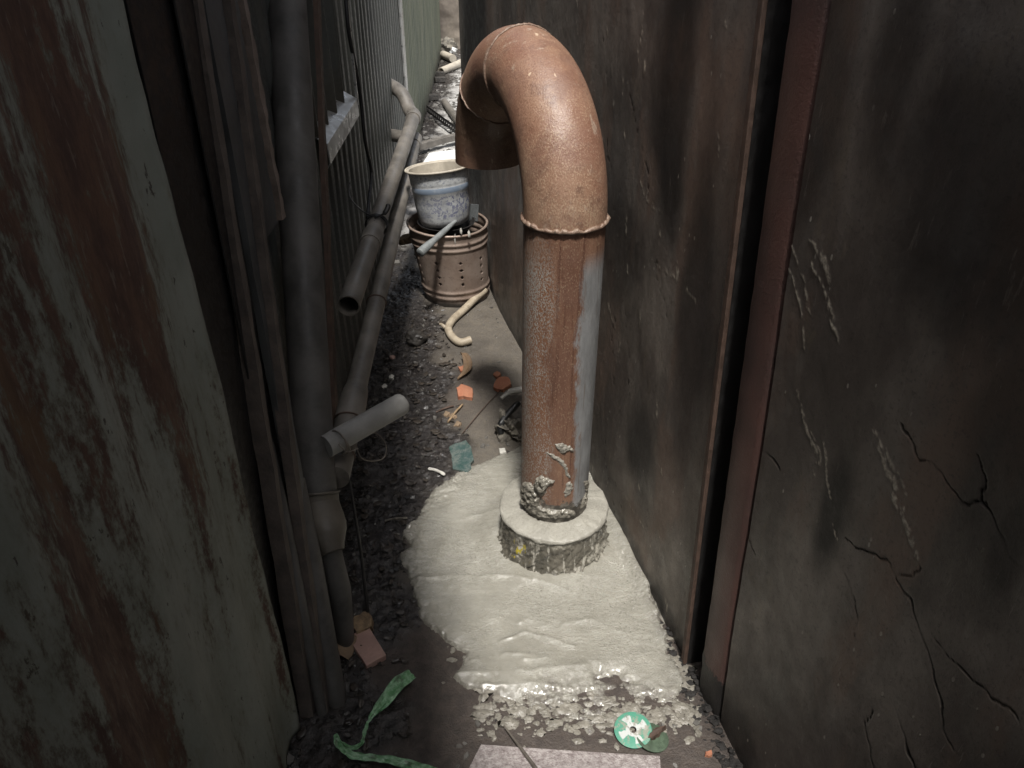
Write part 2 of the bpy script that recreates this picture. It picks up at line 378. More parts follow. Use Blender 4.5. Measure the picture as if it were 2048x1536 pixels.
# ------------------------------------------------------------------ mesh helpers
class MB:
    def __init__(s): s.v = []; s.f = []
    def add(s, v, f):
        k = len(s.v); s.v += [Vector(p) for p in v]; s.f += [tuple(i+k for i in q) for q in f]; return s
    def box(s, c, size, rot=None):
        hx, hy, hz = (d/2 for d in size); R = rot or Matrix.Identity(3); c = Vector(c)
        v = [c+R @ Vector((x, y, z)) for x in (-hx, hx) for y in (-hy, hy) for z in (-hz, hz)]
        return s.add(v, [(0, 1, 3, 2), (4, 6, 7, 5), (0, 4, 5, 1), (2, 3, 7, 6), (0, 2, 6, 4), (1, 5, 7, 3)])
    def tube(s, pts, rad, n=20, hollow=0.0, cap=True, wob=0.0):
        pts = [Vector(p) for p in pts]; m = len(pts)
        rr = rad if isinstance(rad, (list, tuple)) else [rad]*m
        T = [(pts[min(i+1, m-1)]-pts[max(i-1, 0)]).normalized() for i in range(m)]
        a = Vector((0, 0, 1)) if abs(T[0].z) < .9 else Vector((0, 1, 0))
        N = (a-T[0]*a.dot(T[0])).normalized(); rings = []
        for i in range(m):
            N = (N-T[i]*N.dot(T[i])).normalized(); B = T[i].cross(N)
            rings.append([pts[i]+(N*math.cos(2*PI*k/n)+B*math.sin(2*PI*k/n))*rr[i]*(1+wob*(random.random()-.5)) for k in range(n)])
        f = []
        if hollow > 0:
            ins = []
            for i in range(m):
                ins.append([pts[i]+(q-pts[i])*(1-hollow/rr[i]) for q in rings[i]])
            rings = rings+ins[::-1]; L = len(rings)
            v = [q for r in rings for q in r]
            for i in range(L):
                j = (i+1) % L
                for k in range(n): f.append((i*n+k, i*n+(k+1) % n, j*n+(k+1) % n, j*n+k))
            return s.add(v, f)
        v = [q for r in rings for q in r]
        for i in range(m-1):
            for k in range(n): f.append((i*n+k, i*n+(k+1) % n, (i+1)*n+(k+1) % n, (i+1)*n+k))
        if cap: f.append(tuple(range(n-1, -1, -1))); f.append(tuple((m-1)*n+k for k in range(n)))
        return s.add(v, f)
    def lathe(s, prof, c=(0, 0, 0), n=48, R=None, fn=None):
        c = Vector(c); R = R or Matrix.Identity(3); v = []; f = []; m = len(prof)
        for r, z in prof:
            for k in range(n):
                a = 2*PI*k/n; rr, zz = (r, z) if fn is None else fn(r, z, a)
                v.append(c+R @ Vector((rr*math.cos(a), rr*math.sin(a), zz)))
        for i in range(m-1):
            for k in range(n): f.append((i*n+k, i*n+(k+1) % n, (i+1)*n+(k+1) % n, (i+1)*n+k))
        return s.add(v, f)
    def prism(s, outl, h, jag=0.0):
        """outline (top points, Vectors) extruded down by h"""
        o = [Vector(p) for p in outl]; n = len(o)
        lo = [p-Vector((0, 0, h))+Vector((random.uniform(-jag, jag), random.uniform(-jag, jag), 0)) for p in o]
        f = [tuple(range(n)), tuple(range(2*n-1, n-1, -1))]+[(i, i+n, (i+1) % n+n, (i+1) % n) for i in range(n)]
        return s.add(o+lo, f)
    def build(s, name, mat, parent=None, smooth=True, bevel=0.0, loc=None, angle=40, solid=0.0):
        me = bpy.data.meshes.new(name)
        off = Vector(loc) if loc is not None else (wpos(parent) if parent is not None else Vector((0, 0, 0)))
        me.from_pydata([p-off for p in s.v], [], s.f); me.update()
        return link(name, me, mat, parent, smooth, bevel, loc, angle, solid)

def wpos(o):
    p = Vector(o.location)
    while o.parent: o = o.parent; p = p+Vector(o.location)
    return p
def link(name, me, mat, parent=None, smooth=True, bevel=0.0, loc=None, angle=40, solid=0.0):
    import bmesh
    bm = bmesh.new(); bm.from_mesh(me); bmesh.ops.recalc_face_normals(bm, faces=bm.faces); bm.to_mesh(me); bm.free()
    o = bpy.data.objects.new(name, me); col.objects.link(o); me.materials.append(mat)
    if parent is not None: o.parent = parent
    elif loc is not None: o.location = loc
    if smooth:
        me.polygons.foreach_set('use_smooth', [True]*len(me.polygons)); me.set_sharp_from_angle(angle=math.radians(angle))
    if solid:
        q = o.modifiers.new('thickness', 'SOLIDIFY'); q.thickness = solid; q.offset = -1
    if bevel:
        b = o.modifiers.new('bevel', 'BEVEL'); b.width = bevel; b.segments = 2; b.limit_method = 'ANGLE'
    return o
def tag(o, label=None, cat=None, group=None, kind=None):
    if label: o['label'] = label
    if cat: o['category'] = cat
    if group: o['group'] = group
    if kind: o['kind'] = kind
    return o
def thing(name, label, cat, loc=(0, 0, 0), group=None):
    o = bpy.data.objects.new(name, None); col.objects.link(o); o.location = loc; o.empty_display_size = .05
    return tag(o, label, cat, group)
def grid(name, P, mat, attrs=None, keep=None, parent=None, loc=None, smooth=True):
    n, m = P.shape[:2]; V = P.reshape(-1, 3).copy()
    off = Vector(loc) if loc is not None else (wpos(parent) if parent is not None else Vector((0, 0, 0)))
    V -= np.array(off)[None, :]
    idx = np.arange(n*m).reshape(n, m)
    F = np.stack([idx[:-1, :-1], idx[1:, :-1], idx[1:, 1:], idx[:-1, 1:]], -1)
    F = F[keep] if keep is not None else F.reshape(-1, 4)
    used = np.zeros(n*m, bool); used[F.ravel()] = True
    remap = np.cumsum(used)-1; V = V[used]; F = remap[F]
    me = bpy.data.meshes.new(name)
    me.vertices.add(len(V)); me.vertices.foreach_set('co', V.ravel())
    me.loops.add(F.size); me.loops.foreach_set('vertex_index', F.ravel().astype(np.int32))
    me.polygons.add(len(F)); me.polygons.foreach_set('loop_start', np.arange(0, F.size, 4, dtype=np.int32))
    me.update(); me.validate()
    for k, a in (attrs or {}).items():
        at = me.attributes.new(k, 'FLOAT', 'POINT'); at.data.foreach_set('value', a.ravel()[used].astype(np.float32))
    o = bpy.data.objects.new(name, me); col.objects.link(o); me.materials.append(mat)
    if smooth: me.polygons.foreach_set('use_smooth', [True]*len(me.polygons))
    if parent is not None: o.parent = parent
    elif loc is not None: o.location = loc
    return o
def rotto(d):
    return Vector((0, 0, 1)).rotation_difference(Vector(d).normalized()).to_matrix()
def smooth_path(pts, k=6):
    pts = [Vector(p) for p in pts]; out = []
    for i in range(len(pts)-1):
        p0 = pts[max(i-1, 0)]; p1 = pts[i]; p2 = pts[i+1]; p3 = pts[min(i+2, len(pts)-1)]
        for j in range(k):
            t = j/k
            out.append(.5*((2*p1)+(p2-p0)*t+(2*p0-5*p1+4*p2-p3)*t*t+(3*p1-p0-3*p2+p3)*t**3))
    out.append(pts[-1]); return out

# ------------------------------------------------------------------ ground
def mudmask(X, Y):
    bx = np.interp(Y, [.3, .85, .95, 1.1, 1.5, 2.0, 2.3, 2.6, 3.0, 3.4, 3.9], [-.34, -.34, -.30, -.27, -.27, -.16, -.21, -.27, -.34, -.46, -.62])
    return sstep(.05, -.05, X-bx+.11*fbm(X*7, Y*7, 4, 3))
def gheight(X, Y):
    m = mudmask(X, Y)
    rough = .015*fbm(X*14, Y*14, 5, 5, .62)+.010*np.abs(fbm(X*50, Y*50, 3, 9))-.003
    flat = .0035*fbm(X*9, Y*9, 5, 21)
    far = sstep(3.3, 4.4, Y)
    return (m*rough*(1-.3*far)+(1-m)*flat+far*.010*fbm(X*12, Y*12, 5, 31, .6)+.05*sstep(6, 10.5, Y)*0)
xs = np.unique(np.concatenate([np.linspace(-40, -3, 9), np.linspace(-3, -.95, 12), np.linspace(-.95, .7, 330), np.linspace(.7, 3, 12), np.linspace(3, 40, 9)]))
ys = np.unique(np.concatenate([np.linspace(-30, -1, 8), np.linspace(-1, .75, 14), np.linspace(.75, 3.6, 600), np.linspace(3.6, 11, 330), np.linspace(11, 60, 10)]))
X, Y = np.meshgrid(xs, ys, indexing='ij')
Z = gheight(X, Y)
red = sstep(1.55, 1.2, Y)*.95+.55*sstep(2.0, 2.3, Y)*sstep(2.75, 2.4, Y)*sstep(-.02, -.15, X)
g_ = grid('ground', np.stack([X, Y, Z], -1), M['ground'], {'mud': mudmask(X, Y), 'dry': sstep(3.3, 4.6, Y+.5*fbm(X*3, Y*3, 3, 8)), 'red': np.clip(red, 0, 1)})  # 'dry' marks the far floor, painted paler to carry the open-sky brightness
tag(g_, 'muddy concrete floor of the narrow alley', 'ground', kind='structure')
def gz(x, y): return float(gheight(np.array([[x]]), np.array([[y]]))[0, 0])
def GP(px, py, up=0.0):
    p = G(px, py); return Vector((p.x, p.y, gz(p.x, p.y)+up))

# ------------------------------------------------------------------ right wall: two sooty panels and a steel post between them
SHEAR = .08                      # the column and the panel edges beside it lean a little away
def wallgrid(name, y0, y1, zt, step, cracks, flakes, soots, seed, parent):
    ysx = np.unique(np.concatenate([np.linspace(y0, max(y0, .45), 6), np.arange(max(y0, .45), y1, step), [y1]]))
    zs = np.unique(np.concatenate([np.arange(-.06, 1.5, step), np.linspace(1.5, zt, 6)]))
    YY, ZZ = np.meshgrid(ysx, zs, indexing='ij')
    w = .03*fbm(YY*22, ZZ*22, 3, seed+50)
    d = .010*fbm(YY*2.3, ZZ*1.4, 3, seed)+.0020*fbm(YY*9, ZZ*4, 3, seed+4)+.0005*fbm(YY*60, ZZ*25, 3, seed+7)
    cr = np.zeros(YY.shape); fl = np.zeros(YY.shape)
    jy = YY+.012*fbm(YY*30, ZZ*30, 3, seed+90); jz = ZZ+.012*fbm(YY*30, ZZ*30, 3, seed+95)
    for pts, wd in cracks:
        cr = np.maximum(cr, (1-sstep(wd*.1, wd*.5, pdist(jy, jz, pts)))*np.clip(.75+1.1*fbm(YY*20, ZZ*20, 3, seed+70), .15, 1))
    for pts, wd in flakes:
        D = pdist(jy, jz, pts)
        fl = np.maximum(fl, (1-sstep(wd*.35, wd*.9, D+.4*wd*fbm(YY*120, ZZ*120, 3, seed+17)))*sstep(-.15, .1, fbm(YY*210, ZZ*110, 3, seed+13)))
    so = np.zeros(YY.shape)
    for (yy, zz, ry, rz, k) in soots:
        q = np.hypot((YY-yy)/ry, (ZZ-zz)/rz)+.35*fbm(YY*9, ZZ*5, 4, seed+33)
        so = np.maximum(so, k*sstep(1.15, .45, q))
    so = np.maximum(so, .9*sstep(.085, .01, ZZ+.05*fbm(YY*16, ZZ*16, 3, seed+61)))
    d = d-.0028*cr+.0008*fl
    nx, ny = -1/math.hypot(1, RB), RB/math.hypot(1, RB)
    YY = YY+SHEAR*ZZ*(np.clip((YY-.55)/.44, 0, 1) if y0 < 0 else np.clip((2.3-YY)/1.13, 0, 1))
    P = np.stack([RA+RB*YY+nx*d, YY+ny*d, ZZ], -1)
    return grid(name, P, M['soot'], {'crack': cr, 'flake': fl, 'soot': so}, parent=parent)
def wp(pts):            # bearings -> (y, z) on the right wall
    return [tuple(AW(*p)[1:]) for p in pts]
cr_near = [(wp([(1850, 890), (1870, 950), (1900, 960), (1960, 1030), (1995, 1035)]), .0035), (wp([(1978, 930), (1995, 985), (1990, 1035), (2020, 1090), (2048, 1160)]), .004),
           (wp([(1815, 1180), (1835, 1220), (1855, 1285), (1868, 1340), (1880, 1420), (1882, 1470), (1900, 1500)]), .005), (wp([(1720, 1110), (1790, 1150), (1815, 1180), (1862, 1162)]), .0028),
           (wp([(1490, 1060), (1515, 1105), (1530, 1140)]), .003), (wp([(1705, 1180), (1735, 1265), (1725, 1300)]), .0035), (wp([(1550, 920), (1570, 955), (1588, 980)]), .008),
           (wp([(1800, 1440), (1825, 1520), (1840, 1560)]), .004), (wp([(1750, 1430), (1745, 1500), (1748, 1560)]), .003), (wp([(1880, 1300), (1960, 1370), (2040, 1440)]), .0025)]
fl_near = [(wp([(1790, 910), (1805, 965), (1820, 1030), (1845, 1080), (1857, 1135)]), .0065), (wp([(1808, 935), (1832, 1010), (1838, 1050)]), .0035), (wp([(1640, 830), (1650, 880), (1665, 940)]), .0055),
           (wp([(1680, 930), (1685, 980), (1690, 1025)]), .0055), (wp([(1615, 440), (1630, 520), (1640, 580), (1660, 640), (1668, 740)]), .003), (wp([(1705, 520), (1718, 560), (1735, 610)]), .0065),
           (wp([(1695, 570), (1715, 640), (1742, 735)]), .0045), (wp([(1650, 520), (1672, 600), (1680, 680)]), .003), (wp([(1620, 320), (1632, 345)]), .004), (wp([(1486, 1258), (1492, 1268)]), .006),
           (wp([(1665, 905), (1672, 955), (1660, 990)]), .003), (wp([(1690, 1090), (1700, 1130)]), .004)]
so_near = [(.72, 1.25, .20, .22, .7), (.62, 1.05, .08, .3, .55), (AW(1690, 1060).y, AW(1690, 1060).z, .035, .13, .9), (AW(1720, 200).y, AW(1720, 200).z, .10, .28, .75), (AW(1620, 450).y, AW(1620, 450).z, .03, .20, .8), (AW(1900, 150).y, AW(1900, 150).z, .05, .22, .7),
           (AW(2030, 1100).y, AW(2030, 1100).z, .03, .10, .7), (AW(1480, 1480).y, .05, .10, .10, .8)]
wn = thing('plaster_wall', 'sooty cracked plaster wall panel nearest on the right, red post at its edge', 'wall', (RA, 0, 0))
wallgrid('wall_face', -4.0, 1.000, 2.05, .0023, cr_near, fl_near, so_near, 100, wn)
def wallslab(y0, y1, zt, parent, th=.12, mat='soot'):
    n = Vector((1, -RB, 0)).normalized(); a = Vector((RA+RB*y0, y0, 0))+n*.013; b = Vector((RA+RB*y1, y1, 0))+n*.013
    mb = MB(); v = [a, b, b+n*th, a+n*th]; sh_ = Vector((RB, 1, 0))*SHEAR; sa, sb = (0, 1) if y0 < 0 else (1, 0); w_ = (sa, sb, sb, sa)
    mb.add([p+Vector((0, 0, z))+sh_*z*w_[k] for z in (-.05, zt) for k, p in enumerate(v)], [(0, 1, 2, 3), (4, 7, 6, 5), (0, 4, 5, 1), (1, 5, 6, 2), (2, 6, 7, 3), (3, 7, 4, 0)])
    return mb.build('wall_core', M[mat], parent, smooth=False)
wallslab(-4.0, .999, 2.049, wn, mat='endwall')
wf = thing('plaster_wall', 'dark smoke stained wall panel standing behind the rusty bent pipe', 'wall', (RA+RB*2.5, 2.5, 0))
rs = random.Random(4)
cr_far = []; fl_far = []
for k in range(16):
    y = rs.uniform(1.45, 2.6); z = rs.uniform(.1, 1.35); pts = [(y, z)]
    for j in range(5):
        y -= rs.uniform(-.01, .045); z -= rs.uniform(.02, .06); pts.append((y, z))
    cr_far.append((pts, .0016))
for k in range(60):
    y = rs.uniform(1.25, 2.6); z = rs.uniform(.05, 1.4); l = rs.uniform(.01, .045)
    fl_far.append(([(y, z), (y-.2*l, z-l)], rs.uniform(.003, .007)))
for a in [((1225, 630), (1245, 690), (1240, 720)), ((1300, 380), (1310, 420), (1350, 440)), ((1255, 1000), (1300, 1075), (1310, 1110)), ((1330, 545), (1390, 600), (1420, 640))]:
    fl_far.append((wp(a), .0028))
so_far = [(AW(1380, 180).y, 1.25, .13, .42, .95), (AW(1440, 500).y, .85, .09, .5, .8), (AW(1250, 420).y, .8, .14, .16, .55), (3.5, .9, .32, 1.0, .9), (AW(1290, 820).y, .35, .10, .18, .7), (AW(1000, 450).y, .3, .25, .25, .6)]
wallgrid('wall_face', 1.166, 3.83, 2.05, .0050, cr_far, fl_far, so_far, 200, wf)
wallslab(1.168, 3.83, 2.049, wf, mat='endwall')
# steel column in the gap: two flanges, a web
n_ = Vector((1, -RB, 0)).normalized(); t_ = Vector((RB, 1, 0)).normalized()
Rw = Matrix((n_, t_, Vector((0, 0, 1)))).transposed()
pc = Vector((RA+RB*1.07, 1.07, 0))
post = thing('steel_column', 'dull red steel column in the wall gap, burnt black at its foot', 'column', pc)
def seg(y0, y1, n0, n1, z0, z1, lean=0.0):
    mb = MB(); c = Vector((RA+RB*(y0+y1)/2, (y0+y1)/2, (z0+z1)/2))+n_*(n0+n1)/2
    mb.box(c, (n1-n0, (y1-y0)/t_.y, z1-z0), Rw); mb.v = [p+Vector((RB, 1, 0))*SHEAR*p.z for p in mb.v]; return mb
mb = MB(); N = 60
prof = [(1.006, .012), (1.011, .002), (1.020, -.004), (1.050, -.006), (1.080, -.006), (1.090, -.001), (1.093, .008), (1.093, .10), (1.006, .10)]
for zi in range(2*N+1):
    z = -.03+2.03*zi/(2*N); k = 1+0*z
    for (yy, nn) in prof:
        dy = -.035*(1-z/1.4) if False else 0
        j = .0012*float(fbm(np.array([z*30]), np.array([yy*90]), 3, 5)[0])*(4 if z < .12 else 1)
        mb.v.append(Vector((RA+RB*(yy+SHEAR*z), yy+SHEAR*z, z))+n_*(nn+j))
pn = len(prof)
for i in range(2*N):
    for k in range(pn): mb.f.append((i*pn+k, i*pn+(k+1) % pn, (i+1)*pn+(k+1) % pn, (i+1)*pn+k))
mb.build('flange', M['post'], post, angle=60)
seg(1.094, 1.150, .085, .10, -.03, 2.0).build('web', M['iron'], post, smooth=False)  # black colour on web and inner flange paints in the recess shade
seg(1.151, 1.163, -.002, .10, -.03, 2.0).build('flange', M['iron'], post, smooth=False)
tag(seg(1.150, 1.164, -.012, -.0025, -.03, 2.0).build('flange_edge', M['rustbar'], post, smooth=False, bevel=.0015), 'thin rusty flange edge')
# burnt clods round the foot of the post
mb = MB()
def clod(mb, c, r, sq=(1, 1, .7), seed=0, n1=10, n2=7, amp=.45):
    c = Vector(c); v = []; f = []
    for i in range(n2+1):
        for k in range(n1):
            th = PI*i/n2; ph = 2*PI*k/n1
            d = Vector((math.sin(th)*math.cos(ph), math.sin(th)*math.sin(ph), math.cos(th)))
            q = 1+amp*float(fbm(np.array([d.x*1.9+seed*3.1+d.z*1.3]), np.array([d.y*1.9+d.z*1.7-seed]), 3, seed)[0])
            v.append(c+Vector((d.x*sq[0], d.y*sq[1], d.z*sq[2]))*r*q)
    for i in range(n2):
        for k in range(n1): f.append((i*n1+k, i*n1+(k+1) % n1, (i+1)*n1+(k+1) % n1, (i+1)*n1+k))
    mb.add(v, f)
for k in range(120):
    yy = random.uniform(.9, 1.3); nn = -abs(random.gauss(0, .03)); zz = gz(RA+RB*yy, yy)+max(0, .02+nn)*random.random()*.8
    clod(mb, Vector((RA+RB*yy, yy, zz))+n_*nn, random.uniform(.002, .007), (1.5, 1.2, .6), seed=k, amp=.9)
tag(mb.build('charred_debris', M['char'], None, loc=(RA+RB*1.16, 1.16, 0)), 'black charred clods heaped at the foot of the red column', 'debris', kind='stuff')

# ------------------------------------------------------------------ left side
def corrugated(name, y0, y1, xa, xb, zt, pitch, depth, mat, parent=None, z0=.0, nz=60, seed=1, wob=.004, loc=None, duty=.5, jag=0.0, th=.0):
    ysx = np.arange(y0, y1+1e-6, pitch/16); zs = np.linspace(z0, zt, nz)
    YY, ZZ = np.meshgrid(ysx, zs, indexing='ij')
    ph = (YY/pitch) % 1.0
    tri = np.abs(ph-.5)*2                       # 1 .. 0 .. 1
    rib = sstep(duty-.10, duty+.10, tri)
    d = depth*rib+wob*fbm(YY*3, ZZ*2, 3, seed)+.0012*fbm(YY*16, ZZ*8, 3, seed+3)
    XX = xa+xb*YY+d
    if jag: ZZ = ZZ+jag*fbm(YY*25, YY*0, 3, seed+9)*(ZZ < z0+.02)
    return grid(name, np.stack([XX, YY, ZZ], -1), M[mat], parent=parent, loc=loc)
# near rusty sheet
sh = thing('corrugated_sheet', 'large upright sheet with peeling grey green paint and brown rust streaks, nearest on the left', 'metal sheet', (-.46, .4, 0))
ysx = np.arange(-1.6, .989, .008); zs = np.linspace(.012, 2.2, 150); YY, ZZ = np.meshgrid(ysx, zs, indexing='ij')
edge = .010*fbm(ZZ*6, ZZ*0, 4, 3)
YY2 = YY+edge*sstep(.85, 1.0, YY)
XX = -.462+.007*np.cos(2*PI*YY/.17)+.006*fbm(YY*3, ZZ*2, 3, 4)+.010*sstep(.96, 1.0, YY)+.0012*fbm(YY*30, ZZ*12, 3, 14)
o = grid('sheet_face', np.stack([XX, YY2, ZZ], -1), M['sheet'], parent=sh); q = o.modifiers.new('thickness', 'SOLIDIFY'); q.thickness = .003
# dark corrugated wall, then the green one further back
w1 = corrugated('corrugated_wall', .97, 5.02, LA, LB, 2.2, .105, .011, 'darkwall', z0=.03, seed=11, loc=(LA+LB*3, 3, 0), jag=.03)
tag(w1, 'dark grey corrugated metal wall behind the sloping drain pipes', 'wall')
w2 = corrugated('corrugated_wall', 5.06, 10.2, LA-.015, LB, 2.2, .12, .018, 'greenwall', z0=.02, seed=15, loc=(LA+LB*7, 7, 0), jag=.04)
tag(w2, 'mossy green corrugated metal wall at the far end on the left', 'wall')
tag(MB().box((LA+LB*5.05+.018, 5.05, 1.1), (.012, .10, 2.2)).build('trim_strip', M['tin'], None, loc=(LA+LB*5.05, 5.05, 0), smooth=False, bevel=.002), 'pale metal trim strip covering the joint between the two corrugated walls', 'trim')
# backing so that no light leaks through
for (ya, yb_) in ((-4, 10.4),):
    pass
def stud(name, mat, px0, px1, ytop, ybot, off, dep, label, cat):
    """a vertical channel fixed to the left wall: bearings of its two edges at the height of ybot"""
    a = AW(px0, ybot, LA+off, LB); b = AW(px1, ybot, LA+off, LB); c = (a+b)/2
    mb = MB(); w = abs(b.y-a.y)
    mb.box((c.x-dep/2, c.y, (a.z+b.z)/2*.5+1.05), (dep, w, 2.1-(a.z+b.z)/2))
    return tag(mb.build(name, M[mat], None, loc=(c.x, c.y, (a.z+b.z)/2), smooth=False, bevel=.003), label, cat)
stud('steel_stud', 'stud', 500, 560, 0, 480, .035, .03, 'flat dark steel stud on the left wall, cut off at mid height', 'steel stud')
stud('steel_stud', 'stud', 452, 486, 0, 306, .05, .03, 'shorter dark steel stud on the left wall, cut off above the other', 'steel stud')
def plank(p0, p1, w, d, mat, label, name='wood_plank', seed=0, cat='plank', tw=0):
    mb = MB(); p0 = Vector(p0); p1 = Vector(p1); n = 26; v = []; f = []
    ax = (p1-p0).normalized(); sy = Vector((0, 1, 0)); sy = (sy-ax*ax.dot(sy)).normalized(); sx = ax.cross(sy)
    for i in range(n+1):
        c = p0.lerp(p1, i/n)
        for (a, b) in ((-1, -1), (1, -1), (1, 1), (-1, 1)):
            j = Vector((random.uniform(-1, 1), random.uniform(-1, 1), 0))*.0016
            v.append(c+sy*a*w/2+sx*b*d/2+j)
    for i in range(n):
        for k in range(4): f.append((i*4+k, i*4+(k+1) % 4, (i+1)*4+(k+1) % 4, (i+1)*4+k))
    f += [(3, 2, 1, 0), (n*4, n*4+1, n*4+2, n*4+3)]
    mb.add(v, f)
    return tag(mb.build(name, M[mat], None, loc=p0, angle=30), label, cat)
plank((-.452, 1.02, 0), (-.495, 1.33, 1.75), .020, .030, 'wood', 'narrow brown edged batten leaning just beyond the rusty sheet')
plank((-.418, 1.03, 0), (-.505, 1.54, 1.75), .022, .022, 'wood', 'slim weathered batten with pale flecks leaning behind the first batten')
plank((-.432, 1.14, 0), (-.512, 1.44, 1.75), .075, .012, 'stud', 'wide dark board leaning against the left wall between two battens', cat='board')
sa_ = AW(474, -60, LA+.085, LB); sb_ = AW(563, 437, LA+.085, LB)
plank(sb_, sa_, .020, .012, 'woodpale', 'slanted pale brown slat hanging beside the thick downpipe, its end in mid air', cat='slat')
mb = MB(); mb.box((-.487, 1.085, .88), (.006, .19, 1.76)); mb.box((-.478, 1.165, .88), (.004, .10, 1.75), Matrix.Rotation(.06, 3, 'Z'))  # black boards put in to stand for the shade of the recess
mb.v = [p+Vector((0, .045*p.z, 0)) for p in mb.v]
tag(mb.build('gap_shade_board', M['iron'], None, loc=(-.487, 1.08, 0), smooth=False, bevel=.001), 'black overlapping boards added to darken the gap just past the rusty sheet', 'board')
plank((-.487, 1.67, .25), (-.495, 2.30, 1.75), .032, .012, 'rustbar', 'brown stained flat strip fixed beside the grey downpipe', name='metal_strip', cat='strip')
# ledge with the corrugated panel above it
lg = thing('wall_ledge', 'bright bent metal ledge on the left wall under dark vertical ribs', 'ledge', (LA+LB*2.7, 2.7, .95))
xo = .075
lA = AW(655, 288, LA+xo, LB); lB = AW(714, 197, LA+xo, LB); yA, yB = lA.y, lB.y
mb = MB()
for (y, z) in ((yA, lA.z), (yB, lB.z)):
    x = LA+LB*y
    mb.v += [Vector((x+.012, y, z+.035)), Vector((x+xo, y, z)), Vector((x+xo+.002, y, z-.055)), Vector((x+.055, y, z-.085))]
mb.f = [(0, 1, 5, 4), (1, 2, 6, 5), (2, 3, 7, 6)]
mb.build('flashing', M['tin'], lg, smooth=False, solid=.003)
corrugated('ribbed_panel', yA, yB, LA+.022, LB, 2.2, .15, .030, 'darkwall', parent=lg, z0=max(lA.z, lB.z)+.012, seed=31, duty=.8)
MB().box((LA+LB*yB+.074, yB+.004, 1.59), (.008, .008, 1.28)).build('end_trim', M['tin'], lg, smooth=False, bevel=.001)
# black cable hanging down the wall
cb = [AW(690, -30, LA+.075, LB), AW(697, 60, LA+.075, LB), AW(712, 140, LA+.075, LB), AW(722, 200, LA+.075, LB), AW(730, 280, LA+.075, LB), AW(743, 345, LA+.075, LB), AW(738, 400, LA+.08, LB), AW(735, 436, LA+.085, LB)]
tag(MB().tube(smooth_path(cb), .0065, 10).build('cable', M['cable'], None, loc=cb[-1]), 'black cable hanging down the left wall to the sloping pipe', 'cable')

# ---- drain pipes
A0 = AD(697, 612, 2.15); A1 = AD(827, 236, 3.95)
pa = thing('drain_pipe', 'upper sloping brown drain pipe with an open end', 'drain pipe', A0)
dirA = (A1-A0).normalized()
jA = A0+dirA*.52
MB().tube([A0, A0+dirA*.02, jA], .0325, 28, hollow=.0035).build('lower_pipe', M['pvc'], pa)
MB().tube([jA-dirA*.07, jA-dirA*.06, jA-dirA*.0, jA+dirA*.03, jA+dirA*.05], [.0355, .0368, .0368, .0345, .0325], 28).build('socket', M['pvc'], pa)
MB().tube([jA+dirA*.03, A1], [.0315, .034], 28).build('upper_pipe', M['pvc'], pa)
wallA = AW(795, 192, LA+.01, LB); wallA.y = A1.y+.10; wallA.x = LA+LB*wallA.y
eb = smooth_path([A1-dirA*.02, A1+dirA*.05, A1+dirA*.10+Vector((-.03, .02, .01)), Vector((-.60, A1.y+.20, A1.z+.085)), Vector((LA+LB*(A1.y+.3)-.02, A1.y+.28, A1.z+.12))], 8)
mb = MB().tube(eb, .036, 28); mb.tube([A1-dirA*.035, A1+dirA*.01], .0395, 28)
mb.build('elbow', M['pvc'], pa)
tieA = A0+dirA*.62
mb = MB()
for k in range(3):
    a = rotto(dirA+Vector((0, .2*k-.2, .15*k)))
    mb.tube([tieA+dirA*(.012*k)+a @ Vector((.0385*math.cos(t), .0385*math.sin(t), 0)) for t in np.linspace(0, 2*PI, 22)], .003, 6)
mb.tube(smooth_path([tieA+Vector((.0, -.02, .036)), tieA+Vector((.035, -.01, .05)), tieA+Vector((.05, .01, .075))]), [.004]*6+[.009]*6+[.006], 8)
mb.tube(smooth_path([tieA+Vector((.0, -.03, .03)), tieA+Vector((.03, -.05, -.005)), tieA+Vector((.012, -.075, -.03)), tieA+Vector((.0, -.05, -.01))]), .0035, 6)
mb.tube(smooth_path([tieA+Vector((-.01, -.0, .035)), tieA+Vector((-.05, .02, .05)), tieA+Vector((-.09, .04, .09)), Vector((LA+LB*tieA.y+.02, tieA.y+.08, tieA.z+.13))]), .003, 6)
tag(mb.build('cable_tie', M['black'], None, loc=tieA), 'knotted black rubber tie round the upper sloping pipe', 'tie')
B1 = AD(829, 284, 3.9); B0 = AD(688, 880, 1.86); dB = (B1-B0).normalized()
pb = thing('drain_pipe', 'lower long sloping drain pipe running under the open ended one', 'drain pipe', B0)
jB = B0+dB*.16; kB = B0+dB*.72
MB().tube([B0-dB*.14, B0, jB], .0335, 28).build('lower_pipe', M['pvc'], pb)
MB().tube([jB-dB*.09, jB-dB*.085, jB, jB+dB*.05, jB+dB*.07], [.0355, .0368, .0368, .0335, .030], 28).build('socket', M['pvc'], pb)
MB().tube([jB+dB*.04, kB, B1], [.0285, .029, .032], 28).build('upper_pipe', M['pvc'], pb)
for p, r in ((B0+dB*.075, .0372), (kB, .0315), (B0-dB*.06, .035)):
    MB().tube([p+rotto(dB+Vector((0, .1, .25))) @ Vector((r*math.cos(t), r*math.sin(t), 0)) for t in np.linspace(0, 2*PI, 24)], .0022, 6).build('wire_clip', M['rustbar'], pb)
mb = MB().tube([B1-dB*.06, B1+dB*.03], .036, 28)
mb.tube(smooth_path([B1+dB*.0, B1+dB*.06+Vector((0, .01, .0)), B1+Vector((-.05, .13, -.01)), Vector((LA+LB*(B1.y+.2)-.02, B1.y+.2, B1.z-.01))]), .033, 24)
mb.build('elbow', M['pvc'], pb)
